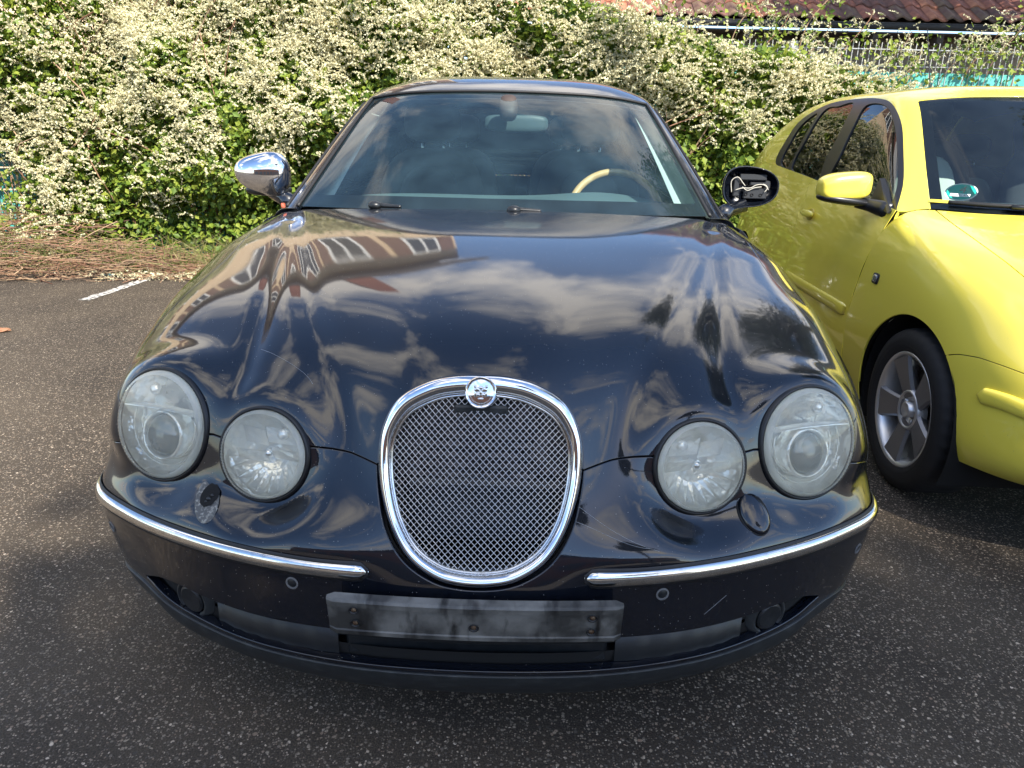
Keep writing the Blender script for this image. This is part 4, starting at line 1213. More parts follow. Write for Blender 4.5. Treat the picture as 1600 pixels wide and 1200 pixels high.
def leaves(P, size, rng, up=None, tilt=.8, asp=.7):
    """pointed leaves folded on their midrib: four corners + raised sides, as two triangles pairs"""
    n = len(P); x, y, z = rand_rot(n, rng, up, tilt); s = (size*(.6+.8*rng.random(n)))[:, None]
    a = P; b = P+x*s*.45+y*s*asp*.5+z*s*.10; c = P+x*s; d = P+x*s*.45-y*s*asp*.5+z*s*.10
    V = np.stack([a, b, c, d], 1).reshape(-1, 3); i = np.arange(n)*4
    F = np.stack([np.stack([i, i+1, i+2], 1), np.stack([i, i+2, i+3], 1)], 1).reshape(-1, 3); return V, F
def racemes(P, D, L_, rng, k=16, s=.0105):
    """drooping flower spikes: k little four-cornered flowers along each bent axis"""
    n = len(P); t = np.linspace(0, 1, k)[None, :, None]
    side = rng.normal(size=(n, 3)); side -= D*(side*D).sum(1, keepdims=True); side /= np.linalg.norm(side, axis=1, keepdims=True)
    L3 = L_[:, None, None]; bend = (rng.random(n)*.6-.1)[:, None, None]
    C = P[:, None]+D[:, None]*t*L3+side[:, None]*bend*L3*t*(1-t)*1.6+np.array([0, 0, -1.])*L3*.45*t*t
    C = (C+rng.normal(size=C.shape)*s*.32).reshape(-1, 3); m_ = len(C)
    w = (1-.55*np.repeat(t, n, 0).reshape(-1))*s*(.8+.5*rng.random(m_)); x, y, z = rand_rot(m_, rng)
    V = np.stack([C-x*w[:, None], C+y*w[:, None]*.8+z*w[:, None]*.3, C+x*w[:, None], C-y*w[:, None]*.8+z*w[:, None]*.3], 1).reshape(-1, 3)
    i = np.arange(m_)*4; return V, np.stack([i, i+1, i+2, i+3], 1)

def ztop(x): return np.interp(x, [-9, -1, .2, .7, 1.1, 1.6, 2.1, 2.7, 3.1], [2.62, 2.60, 2.38, 2.10, 1.98, 1.90, 1.84, 1.74, 1.55])
def yfront(x, z):
    b = 5.42-.34*(vnoise(x, z, 1, .9)-.5)*2-.20*(vnoise(x, z, 2, 2.3)-.5)*2-.10*(vnoise(x, z, 3, 5.5)-.5)*2
    b -= .10*np.exp(-((z-1.5)/.8)**2)
    return b+.18*np.clip(z-2.2, 0, 1)
def gapw(x, z):     # thinner growth where the fence shows through at the far left
    return 1-1.0*np.exp(-(((x+4.80)/.46)**4+((z-.72)/.42)**4))
hedge = empty('flowering_hedge', (-2, 5.6, 0))
tag(hedge, 'tall climbing shrub smothered in cream blossom sprays, covering the fence behind the cars', 'hedge')
hedge.location = (0, 0, 0)
rng = np.random.default_rng(11)
n = 170000
x = rng.uniform(-7.5, 3.15, n); z = rng.uniform(.02, 1, n)**.95*(ztop(x)+.05)
d = rng.random(n)**1.4*.60
ok = (rng.random(n) < gapw(x, z)) & (rng.random(n) < .50+.9*vnoise(x, z, 4, 3.1)+(d > .3)) & (z > .30*rng.random(n)*(x < -2))
x, z, d = x[ok], z[ok], d[ok]
P = np.stack([x, yfront(x, z)+d, z], 1)
V, F = leaves(P, .056, rng, up=np.array([0, -.75, .65]), tilt=.75)
tag(mk('leaves', V, F, M['leaf'], hedge, smooth=False), kind='stuff')
# blossom: in clumps, thick near the top
nc = 2600
cx = rng.uniform(-7.5, 3.15, nc); cz = rng.random(nc)**.72*(ztop(cx)+.04)
dens = .06+1.0*ss(cz, .2, 1.9)*(.15+1.3*vnoise(cx, cz, 8, 1.9))*ss(vnoise(cx, cz, 10, 4.2), .18, .55)+.5*ss(vnoise(cx, cz, 9, 2.6), .55, .75)
dens *= np.where(cx > 1.0, .58-.38*ss(-cz, -1.6, -.9), 1)
ok = (rng.random(nc) < dens) & (rng.random(nc) < gapw(cx, cz)); cx, cz = cx[ok], cz[ok]
Pl = []; Dl = []
for a_, b_ in zip(cx, cz):
    m_ = rng.integers(5, 13); ox = rng.normal(size=m_)*.085; oz = rng.normal(size=m_)*.075
    xx = a_+ox; zz = np.maximum(b_+oz, .03)
    Pl.append(np.stack([xx, yfront(xx, zz)-.03-rng.random(m_)*.06, zz], 1))
    base = np.array([rng.normal()*.7, -.55, .35+rng.random()*.3]); Dl.append(base+rng.normal(size=(m_, 3))*.36)
P = np.concatenate(Pl); D = np.concatenate(Dl); D /= np.linalg.norm(D, axis=1, keepdims=True)
V, F = racemes(P, D, rng.uniform(.09, .21, len(P)), rng, 20, .0125)
tag(mk('blossom', V, F, M['blossom'], hedge, smooth=False), kind='stuff')
# sprays that climb free above the fence on the right
Pl = []; Dl = []; Lv = []; St = []
for (sx, sz, n_, rr_) in ((1.25, 2.32, 40, .10), (2.02, 2.34, 50, .13), (2.25, 2.15, 60, .13), (2.95, 2.16, 26, .09), (3.30, 2.00, 46, .10), (3.42, 1.86, 30, .10), (3.85, 1.99, 60, .14), (4.05, 2.05, 50, .12), (4.25, 2.12, 50, .12), (2.6, 2.05, 40, .12), (1.72, 2.42, 16, .06), (2.62, 2.38, 16, .06), (4.5, 2.2, 30, .1)):
    a_ = np.array([sx, 5.85, sz]); q = a_+rng.normal(size=(n_, 3))*rr_*np.array([1, .6, .8]); Pl.append(q)
    dd = rng.normal(size=(n_, 3))*.7+np.array([0, -.3, .5]); Dl.append(dd)
    Lv.append(a_+np.array([0, 0, -.12])+rng.normal(size=(n_*2, 3))*rr_*np.array([1.4, .6, 1.1]))
    foot = np.array([sx-.25, 5.8, sz-.55]); St.append(tube(crv([foot, (a_+foot)/2+np.array([-.05, 0, .05]), a_, a_+np.array([.05, 0, .12])], 10), .004, 4))
P = np.concatenate(Pl); D = np.concatenate(Dl); D /= np.linalg.norm(D, axis=1, keepdims=True)
V, F = racemes(P, D, rng.uniform(.05, .11, len(P)), rng, 12, .008)
tag(mk('blossom', V, F, M['blossom'], hedge, smooth=False), kind='stuff')
V, F = leaves(np.concatenate(Lv), .045, rng, up=np.array([0, -.7, .6])); tag(mk('leaves', V, F, M['leaf'], hedge, smooth=False), kind='stuff')
# woody stems inside
for k in range(420):
    x0 = rng.uniform(-7, 2.9); h_ = rng.uniform(.4, 1.0)*float(ztop(x0)); y0 = float(yfront(x0, .5))+rng.uniform(.12, .5)
    St.append(tube(crv([(x0, y0, 0), (x0+rng.normal()*.15, y0-.05, h_*.4), (x0+rng.normal()*.3, y0-.1+rng.normal()*.1, h_*.75), (x0+rng.normal()*.5, y0-.15, h_)], 9), rng.uniform(.002, .007), 4, caps=False))
V, F = join(St); tag(mk('stems', V, F, M['twig'], hedge, smooth=False), kind='stuff')
# dead brush raked up at the foot of the hedge
tw = []
for k in range(2200):
    x0 = rng.uniform(-6.2, -2.2); w_ = math.exp(-((x0+4.3)/1.0)**2)
    y0 = rng.uniform(4.55+.35*(1-w_), 5.5); z0 = rng.random()**1.3*.40*(.25+w_)*min(1, (y0-4.4)/.6)+.008
    an = rng.uniform(0, math.pi); l_ = rng.uniform(.12, .5); dd = np.array([math.cos(an)*1.3, math.sin(an)*.6, rng.normal()*.18]); dd = dd/np.linalg.norm(dd)*l_
    p = np.array([x0, y0, z0]); a_ = p-dd/2; b_ = p+dd/2; a_[2] = max(a_[2], .006); b_[2] = max(b_[2], .006)
    tw.append(tube([a_, p+rng.normal(size=3)*.02*np.array([1, 1, .5]), b_], rng.uniform(.0015, .0042), 3, caps=False))
V, F = join(tw); tag(mk('dead_brush', V, F, M['twig'], smooth=False), 'heap of dry reddish brown twigs at the foot of the hedge, left of the black car', 'brushwood', kind='stuff')
# cut sprays and grass lying on the asphalt edge
P = np.concatenate([np.stack([rng.normal(-3.15, .26, 150), rng.normal(4.95, .10, 150), rng.random(150)*.05+.01], 1), np.stack([rng.normal(-2.75, .16, 60), rng.normal(4.95, .07, 60), rng.random(60)*.05+.01], 1), np.stack([rng.uniform(-5.4, -4.5, 260), rng.uniform(4.9, 5.3, 260), rng.random(260)*.45+.05], 1)])
D = rng.normal(size=P.shape)*np.array([1, .5, .25])+np.array([.3, -.2, .1]); D /= np.linalg.norm(D, axis=1, keepdims=True)
V, F = racemes(P, D, rng.uniform(.06, .13, len(P)), rng, 12, .009); tag(mk('fallen_blossom', V, F, M['blossom'], smooth=False), 'broken cream blossom sprays lying on the asphalt by the parking line', 'blossom', kind='stuff')
gl = []
for k in range(1500):
    x0 = rng.uniform(-6, -1.0); y0 = rng.uniform(4.95, 5.4); a_ = np.array([x0, y0, 0.]); l_ = rng.uniform(.08, .35)
    gl.append(tube([a_, a_+np.array([rng.normal()*.05, -.03, l_*.6]), a_+np.array([rng.normal()*.14, -.08, l_])], [.004, .003, .0008], 3, caps=False))
M['grass'] = leaf_mat('dry_grass', [(.10, .14, .03), (.22, .24, .07), (.40, .34, .16), (.14, .18, .04)], .7, .2)
V, F = join(gl); tag(mk('grass', V, F, M['grass'], smooth=False), 'tufts of long yellow green grass at the hedge foot', 'grass', kind='stuff')
# litter and fallen leaves
def crumple(c, s, mt_, nm, lab, cat, seed):
    r_ = np.random.default_rng(seed); V, F = ellipsoid((0, 0, 0), s, 14, 8); V = V*(1+.5*(r_.random((len(V), 1))-.5))
    V[:, 2] = np.maximum(V[:, 2], -s[2]*.6); V = V+np.array(c)+np.array([0, 0, s[2]*.6+.003]); return tag(mk(nm, V, F, mt_, smooth=False), lab, cat)
crumple((-3.42, 4.93, 0), (.055, .03, .015), mat('blue_foil', (.03, .22, .26), .3), 'scrap_of_foil', 'crumpled blue green scrap at the edge of the dry twigs', 'litter', 3)
crumple((-2.72, 5.02, 0), (.07, .05, .03), mat('orange_leaf', (.55, .27, .09), .7), 'dead_leaf', 'curled orange leaf at the hedge foot near the black wing', 'leaf', 4)
crumple((-3.12, 3.17, 0), (.06, .035, .012), mat('brown_leaf', (.30, .15, .08), .8), 'dead_leaf', 'reddish brown leaf lying alone on open asphalt at the left edge', 'leaf', 5)

# ---- fence
FY = 5.93
fence = empty('mesh_fence'); tag(fence, 'galvanised wire mesh fence woven with turquoise privacy strips behind the hedge', 'fence')
M['galv'] = mat('galvanised_steel', (.42, .43, .43), .45, .6)
M['teal'] = mat('turquoise_strip', (.09, .42, .38), .5, noise=(6, (.06, .33, .30), .35, .7))
ftop = 2.03
vb, fb_ = box((0, FY+.035, 1.02), (.06, .04, 2.04), bev=.004)
for k, px_ in enumerate(np.arange(-7.6, 8.0, 2.5)):
    mk('post', vb+np.array([px_, 0, 0]), fb_, M['galv'], fence, smooth=False)
    if px_ > 7: continue
    w_ = []
    for xv in np.arange(px_+.05, px_+2.5, .05): w_.append(box((xv, FY, 1.03), (.0055, .0055, 2.02)))
    for zv in np.arange(.05, 2.02, .2):
        for dy_ in (-.006, .006): w_.append(box((px_+1.25, FY+dy_, zv-.0), (2.5, .006, .007)))
    w_.append(box((px_+1.25, FY-.006, 1.985), (2.5, .006, .008)))
    V, F = join(w_); tag(mk('wire_panel', V, F, M['galv'], fence, smooth=False), kind='stuff')
    for q in range(9):
        zz = .01+q*.2+.0; xs = np.linspace(px_+.02, px_+2.48, 50); V = []
        for i, xv in enumerate(xs):
            o = .008*(1 if (i//3) % 2 == 0 else -1); V += [(xv, FY+o, zz+.004), (xv, FY+o, zz+.192)]
        F = [(2*i, 2*i+2, 2*i+3, 2*i+1) for i in range(49)]
        mk('privacy_strip', V, F, M['teal'], fence)

# ---- low outbuilding with tiled roof behind the fence
shed = empty('tiled_outbuilding'); tag(shed, 'low building with weathered red clay tile roof and grey gutter behind the fence', 'building')
M['render_wall'] = mat('brown_render', (.26, .20, .14), .9, noise=(3, (.20, .15, .10), .4, .7), bump=(60, .3, .005))
v, f = box((5.6, 11.6, 1.25), (11.4, 4.4, 2.5)); mk('wall', v, f, M['render_wall'], shed, smooth=False)
v, f = box((5.6, 9.30, 2.50), (12, .6, .02)); mk('eave_board', v, f, mat('dark_wood', (.05, .035, .025), .8), shed, smooth=False)
for xx in np.arange(0.4, 11.2, .8):
    v, f = box((xx, 9.32, 2.44), (.08, .62, .10)); mk('rafter_end', v, f, mat('rafter_wood', (.07, .05, .035), .8) if xx < .5 else bpy.data.materials['rafter_wood'], shed, smooth=False)
V = []; F = []; xs = np.linspace(-.3, 11.4, 40)
for xx in xs:
    for k in range(9):
        t_ = math.pi+math.pi*k/8; V.append((xx, 8.98+.065*math.cos(t_), 2.60+.065*math.sin(t_)))
for i in range(39):
    for k in range(8): F.append((9*i+k, 9*i+k+1, 9*i+10+k, 9*i+9+k))
go = mk('gutter', V, F, mat('zinc', (.055, .055, .058), .8), shed)
v, f = tube([(-.3, 8.915, 2.60), (11.4, 8.915, 2.60)], .006, 8); mk('gutter_bead', v, f, bpy.data.materials['zinc'], go)
sl_ = R(33); ex = .33
tile_mats = []
for nm, c1, c2 in (('tile_red', (.30, .115, .07), (.18, .07, .05)), ('tile_brown', (.17, .075, .055), (.09, .05, .04)), ('tile_orange', (.40, .17, .09), (.26, .10, .06)), ('tile_mossy', (.15, .10, .06), (.10, .05, .04))):
    tile_mats.append(mat(nm, c1, .85, noise=(14, c2, .35, .65), bump=(60, .4, .004)))
def tile_geo():
    V = []; F = []; W = .205; K = 14
    for j, (yy, hh) in enumerate(((-.01, .030), (0, .036), (.2, .022), (.40, .010))):
        for k in range(K+1):
            u = k/K; x_ = (u-.5)*(W+.02)
            prof_ = .030*math.sin(math.pi*min(u/.62, 1))**1.3 if u < .62 else -.010*math.sin(math.pi*(u-.62)/.38)
            V.append((x_, yy, hh+prof_))
    for k in range(K+1):
        u = k/K; x_ = (u-.5)*(W+.02); prof_ = .030*math.sin(math.pi*min(u/.62, 1))**1.3 if u < .62 else -.010*math.sin(math.pi*(u-.62)/.38); V.append((x_, -.008, .012+prof_))
    for j in range(3):
        for k in range(K): F.append((j*(K+1)+k, j*(K+1)+k+1, (j+1)*(K+1)+k+1, (j+1)*(K+1)+k))
    for k in range(K): F.append((4*(K+1)+k, 4*(K+1)+k+1, k+1, k))
    return np.array(V), F
tv, tf = tile_geo(); protos = []
for i, tm in enumerate(tile_mats):
    me_o = mk('roof_tile', tv, tf, tm, shed); protos.append(me_o)
Rs = np.array(rotm(rx=sl_)); cnt = 0
def tile_w(c_, r_): return np.array([1.0+c_*.205, 8.96+r_*ex*math.cos(sl_), 2.63+r_*ex*math.sin(sl_)])
for r_ in range(6):
    for c_ in range(-6, 36):
        i = int(np.digitize(rng.random()+.25*(vnoise(c_*.3, r_*.3, 21, 1)-.5)-(.25 if c_ < 5 else 0), [.30, .72, .88])) if c_ >= 3 else (2 if rng.random() < .75 else 0)
        i = {0: 0, 1: 1, 2: 2, 3: 3}[i]
        if cnt < 4 and i == cnt % 4 and protos[i].get('used') is None: o = protos[i]; o['used'] = 1
        else: o = protos[i].copy(); COL.objects.link(o); o.parent = shed
        o.location = tile_w(c_, r_)+np.array([0, 0, rng.normal()*.002]); o.rotation_euler = (sl_, rng.normal()*.008, rng.normal()*.01); cnt += 1
for p_ in protos:
    if p_.get('used') is None: bpy.data.objects.remove(p_)
for o in shed.children:
    if 'used' in o: del o['used']
big = []
for r_ in range(6, 13):
    for c_ in range(-6, 48): big.append((tv@Rs.T+tile_w(c_, r_), tf))
for r_ in range(0, 6):
    for c_ in range(36, 48): big.append((tv@Rs.T+tile_w(c_, r_), tf))
V, F = join(big); tag(mk('upper_roof_tiles', V, F, tile_mats[0], shed), kind='stuff')
v, f = box((0, 0, 0), (11.6, 4.6, .04)); v = v@Rs.T+np.array([5.6, 10.9, 3.80]); mk('roof_boarding', v, f, bpy.data.materials['rafter_wood'], shed, smooth=False)

# ---- sandy building beyond the hedge on the left (above the picture's edge, mirrored in the bonnet)
house = empty('rendered_house', (-6.8, 12.2, 0), R(29)); tag(house, 'sand coloured rendered house with dark roof and brown shutters beyond the hedge', 'building')
M['sand'] = mat('sand_render', (.66, .50, .33), .9, noise=(2, (.58, .43, .28), .4, .7), bump=(80, .2, .004))
HW, HH, HD = 11.5, 8.6, 8.0      # local: facade in the plane y=0 facing -y
v, f = box((0, HD/2, HH/2), (HW, HD, HH)); mk('wall', v, f, M['sand'], house, smooth=False)
rm = mat('dark_roof', (.05, .04, .038), .8); e = .75
V = [(-HW/2-e, -e, HH-.1), (HW/2+e, -e, HH-.1), (HW/2+e, HD/2, HH+3), (-HW/2-e, HD/2, HH+3), (-HW/2-e, HD+e, HH-.1), (HW/2+e, HD+e, HH-.1)]
V += [(x, y, z-.22) for x, y, z in V]
F = [(0, 1, 2, 3), (3, 2, 5, 4), (7, 6, 9, 8), (8, 9, 10, 11), (0, 6, 7, 1), (4, 5, 11, 10), (0, 3, 9, 6), (3, 4, 10, 9), (1, 7, 8, 2), (2, 8, 11, 5)]
mk('roof', V, F, rm, house, smooth=False)
V, F = box((2.0, HD/2-2.2, HH+2.4), (.8, .8, 2.0)); mk('chimney', V, F, mat('chimney_brick', (.25, .10, .07), .9), house, smooth=False)
wm = mat('white_frame', (.8, .8, .78), .4); sm_ = mat('brown_shutter', (.12, .05, .03), .6); gm = mat('window_glass', (.03, .035, .04), .05, spec=.8)
for zz in (1.6, 4.4, 7.0):
    for xx in np.arange(-4.6, 4.7, 2.3):
        v, f = box((xx, -.02, zz), (1.05, .10, 1.25)); w_ = mk('window_frame', v, f, wm, house, smooth=False)
        for q in (-.24, .24):
            v, f = box((xx+q, -.075, zz), (.40, .02, 1.1)); mk('pane', v, f, gm, w_, smooth=False)
        for q in (-.80, .80):
            v, f = box((xx+q, -.04, zz), (.50, .05, 1.25)); mk('shutter', v, f, sm_, house, smooth=False)

# ---- unseen block added behind the viewer to hide horizon glow from chrome and bumper
gar = empty('added_horizon_block', (0, -17, 0)); tag(gar, 'unseen red brown block with dark doors, added behind the viewer to dim horizon reflections', 'building')
v, f = box((0, -3, 2.1), (30, 6, 4.2)); mk('wall', v, f, mat('horizon_block_brick', (.30, .14, .09), .9, noise=(5, (.22, .11, .08), .4, .7)), gar, smooth=False)
v, f = box((0, -3, 4.3), (31, 7, .25)); mk('roof', v, f, rm, gar, smooth=False)
dm = mat('horizon_block_door', (.10, .10, .10), .5)
for xx in np.arange(-13, 13.5, 3.25):
    v, f = box((xx, .02, 1.1), (2.5, .06, 2.2), bev=.01); d0 = mk('door', v, f, dm, gar, smooth=False)
    for q in range(5):
        v, f = box((xx, .06, .25+q*.43), (2.4, .02, .36), bev=.005); mk('door_panel', v, f, dm, d0, smooth=False)

# ---- trees round the yard (beyond the picture; they shade the foreground and show in the paint)
M['bark'] = mat('bark', (.09, .07, .05), .9, bump=(30, .6, .01))
def tree(nm, lab, base, h, cr_, cc, seed, nl=9000, ls=.12):
    r_ = np.random.default_rng(seed); t_ = empty(nm, base); tag(t_, lab, 'tree', 'trees round the yard')
    v, f = tube(crv([(0, 0, -.1), (.05, .02, h*.3), (-.05, .05, h*.6), (0, 0, h*.85)], 14), np.linspace(.20, .05, 14), 10); mk('trunk', v, f, M['bark'], t_)
    c = np.array(cc); cl = r_.normal(size=(26, 3)); cl = c+cl/np.linalg.norm(cl, axis=1, keepdims=True)*(r_.random((26, 1))**.4)*np.array(cr_)*.85; ps = []
    for q in cl: ps.append(tube(crv([(0, 0, h*.35+.3*r_.random()*h), (q*np.array([.5, .5, .9])), q], 8), np.linspace(.05, .012, 8), 5))
    v, f = join(ps); mk('branches', v, f, M['bark'], t_)
    P = cl[r_.integers(0, 26, nl)]+np.clip(r_.normal(size=(nl, 3)), -1.9, 1.9)*np.array(cr_)*.20
    V, F = leaves(P, ls, r_, tilt=1.0); tag(mk('crown', V, F, M['tree_leaf'], t_, smooth=False), kind='stuff')
tree('broadleaf_tree', 'leafy tree behind the viewer that shades the foreground', (7.45, -12.0, 0), 12.0, (2.55, 2.3, 1.6), (0, 0, 11.0), 31, 26000, .20)
tree('broadleaf_tree', 'dark leafy tree between the fence and the tiled outbuilding, beyond the yellow car', (6.6, 7.5, 0), 10.5, (2.1, 1.5, 3.4), (0, 0, 7.0), 32, 14000)
tree('broadleaf_tree', 'second dark tree on the right of the yard, nearer the viewer', (7.2, 3.6, 0), 9.5, (1.6, 1.5, 3.0), (0, 0, 6.6), 33, 12000)
# ================================================================== YELLOW CAR
YL, YR = (2.243, .586), -.0361
yellow_car = empty('parked_car', (YL[0], YL[1], 0), YR)
tag(yellow_car, 'bright yellow small hatchback parked to the right of the black saloon', 'car')
def ypart(o): return o
def yworld(P):
    c_, s_ = math.cos(YR), math.sin(YR); P = np.asarray(P, float)
    return np.stack([YL[0]+c_*P[:, 0]-s_*P[:, 1], YL[1]+s_*P[:, 0]+c_*P[:, 1], P[:, 2]], 1)
def yview(P):
    Q = np.asarray(P, float).copy(); Q[:, 0] = -np.abs(Q[:, 0]); return view_px(yworld(Q))
YD = [
 [(0,.98,.985),(0,.72,.945),(0,.47,.88),(0,.27,.79),(0,.13,.69),(0,.05,.585),(0,.005,.48),(0,.0,.36),(0,.03,.27),(0,.08,.24)],
 [(.30,1.0,.984),(.30,.735,.942),(.30,.485,.877),(.30,.285,.786),(.29,.15,.686),(.29,.07,.585),(.29,.03,.48),(.29,.03,.36),(.29,.06,.25),(.28,.11,.2)],
 [(.56,1.09,.982),(.57,.80,.938),(.575,.54,.870),(.57,.36,.778),(.56,.24,.68),(.555,.16,.58),(.555,.115,.48),(.555,.11,.36),(.55,.135,.285),(.53,.18,.25)],
 [(.69,1.215,.975),(.705,.96,.935),(.712,.69,.872),(.71,.49,.786),(.70,.37,.69),(.695,.285,.59),(.69,.24,.485),(.69,.23,.36),(.68,.245,.29),(.66,.28,.255)],
 [(.762,1.27,.905),(.777,1.03,.882),(.787,.82,.828),(.787,.65,.755),(.78,.53,.67),(.774,.445,.585),(.77,.40,.49),(.77,.375,.37),(.76,.38,.295),(.745,.40,.255)],
 [(.80,1.30,.78),(.809,1.11,.765),(.815,.94,.73),(.816,.78,.682),(.812,.67,.62),(.808,.58,.555),(.805,.525,.48),(.803,.49,.37),(.79,.485,.30),(.775,.49,.255)],
 [(.822,1.33,.60),(.827,1.17,.59),(.830,1.03,.573),(.829,.89,.545),(.826,.78,.51),(.823,.69,.47),(.82,.63,.425),(.817,.585,.355),(.806,.57,.30),(.79,.565,.255)],
 [(.828,1.33,.40),(.830,1.20,.40),(.831,1.09,.395),(.830,.98,.385),(.828,.88,.37),(.825,.80,.355),(.822,.74,.34),(.818,.68,.31),(.81,.65,.27),(.798,.64,.23)],
 [(.803,1.33,.215),(.806,1.23,.215),(.808,1.14,.215),(.808,1.05,.215),(.807,.97,.215),(.806,.90,.215),(.804,.84,.215),(.802,.79,.215),(.80,.74,.215),(.796,.71,.215)],
]
YS = Surf(YD, 241, 150, w=.85)
YM = YS.mesh()
def ysd_arch(A, c=(.785, .300), r=.348): return np.where(np.abs(A[:, 0]) > .5, np.hypot(A[:, 1]-c[0], (A[:, 2]-c[1]))-r, 9.)
ys_h = YS.find([(1455,324),(1480,343),(1510,364),(1540,387),(1570,409),(1600,432)], yview, 1.5, 5)
ys_b = YS.find([(1472,557),(1500,554),(1530,559),(1565,571),(1600,584)], yview, 1, 8)
def yh_s(t):
    a = ys_h[np.argsort(ys_h[:, 1])]; k = np.polyfit(a[:, 1], a[:, 0], 2); r_ = np.polyval(k, np.clip(t, 0, a[-1, 1])); return r_-np.maximum(t-a[-1, 1], 0)*.25
def yb_t(s):
    a = ys_b[np.argsort(ys_b[:, 0])]; return np.interp(np.abs(s), a[:, 0], a[:, 1], left=a[0, 1], right=a[-1, 1]+.3)
def ysc(S_, s, t, ds, dt):
    p, _ = S_.at(s, t); q, _ = S_.at(s+ds, t+dt); return np.linalg.norm(q-p, axis=-1)/max(abs(ds), abs(dt))
fyh = lambda A: (np.abs(A[:, 6])-yh_s(A[:, 7]))*ysc(YS, np.abs(A[:, 6]), A[:, 7], .1, 0)
fyb = lambda A: (A[:, 7]-yb_t(A[:, 6]))*ysc(YS, A[:, 6], A[:, 7], 0, .1)
yg = .0024
bon = clip(YM, -fyh(YM[0])-.0042); bon = clip(bon, -fyb(bon[0])-yg)
# round headlamps at the front
YLAMP = (np.array([.52, .16, .62]), unit((.35, -1, .35)), .12)
def fyl(A, gr_=0):
    v = np.stack([np.abs(A[:, 0]), A[:, 1], A[:, 2]], 1)-YLAMP[0]; h = v@YLAMP[1]; rad = np.sqrt(np.maximum((v**2).sum(1)-h*h, 0)); return np.where(np.abs(h) < .12, rad-YLAMP[2]-gr_, 9.)
bon = clip(bon, fyl(bon[0], .004)); panel('bonnet', bon, M['yellow'], yellow_car, rim=.0025, rr=.0008)
ybm = clip(YM, fyb(YM[0])-yg); ybm = clip(ybm, ysd_arch(ybm[0])); ybm = clip(ybm, fyl(ybm[0], .004))
mouth = lambda A: -np.minimum.reduce([.30-np.abs(A[:, 0]), A[:, 2]-.30, .40-A[:, 2], .4-A[:, 1]])
panel('bumper', clip(ybm, mouth(ybm[0])), M['yellow'], yellow_car, rim=.0025, rr=.0008)
A_, F_ = clip(ybm, -mouth(ybm[0])+.01); mk('intake_mesh', A_[:, :3]-A_[:, 3:6]*.02, F_, M['plastic'], yellow_car)
fe = clip(YM, fyh(YM[0])-.0030); fe = clip(fe, -fyb(fe[0])-yg); fe = clip(fe, ysd_arch(fe[0])); fe = clip(fe, fyl(fe[0], .004))
for q in (-1, 1): panel('wing', clip(fe, fe[0][:, 0]*q), M['yellow'], yellow_car, rim=.0025, rr=.0008)
inn = clip(YM, ysd_arch(YM[0])); A_, F_ = inn; mk('inner_shell', A_[:, :3]-A_[:, 3:6]*.02, F_, M['dark'], yellow_car, N=A_[:, 3:6])
for q in (-1, 1):
    c_, n_, r_ = YLAMP; c_ = c_*np.array([q, 1, 1]); n_ = n_*np.array([q, 1, 1])
    v, f = lathe([(r_+.003, -.02), (r_, .004), (r_*.8, .016), (r_*.5, .026), (0, .030)], c_, n_, 48); h_ = mk('headlight', v, f, M['lens'], yellow_car)
    v, f = lathe([(r_, -.004), (r_*.7, -.03), (0, -.055)], c_, n_, 48); mk('reflector', v, f, M['reflector'], h_)

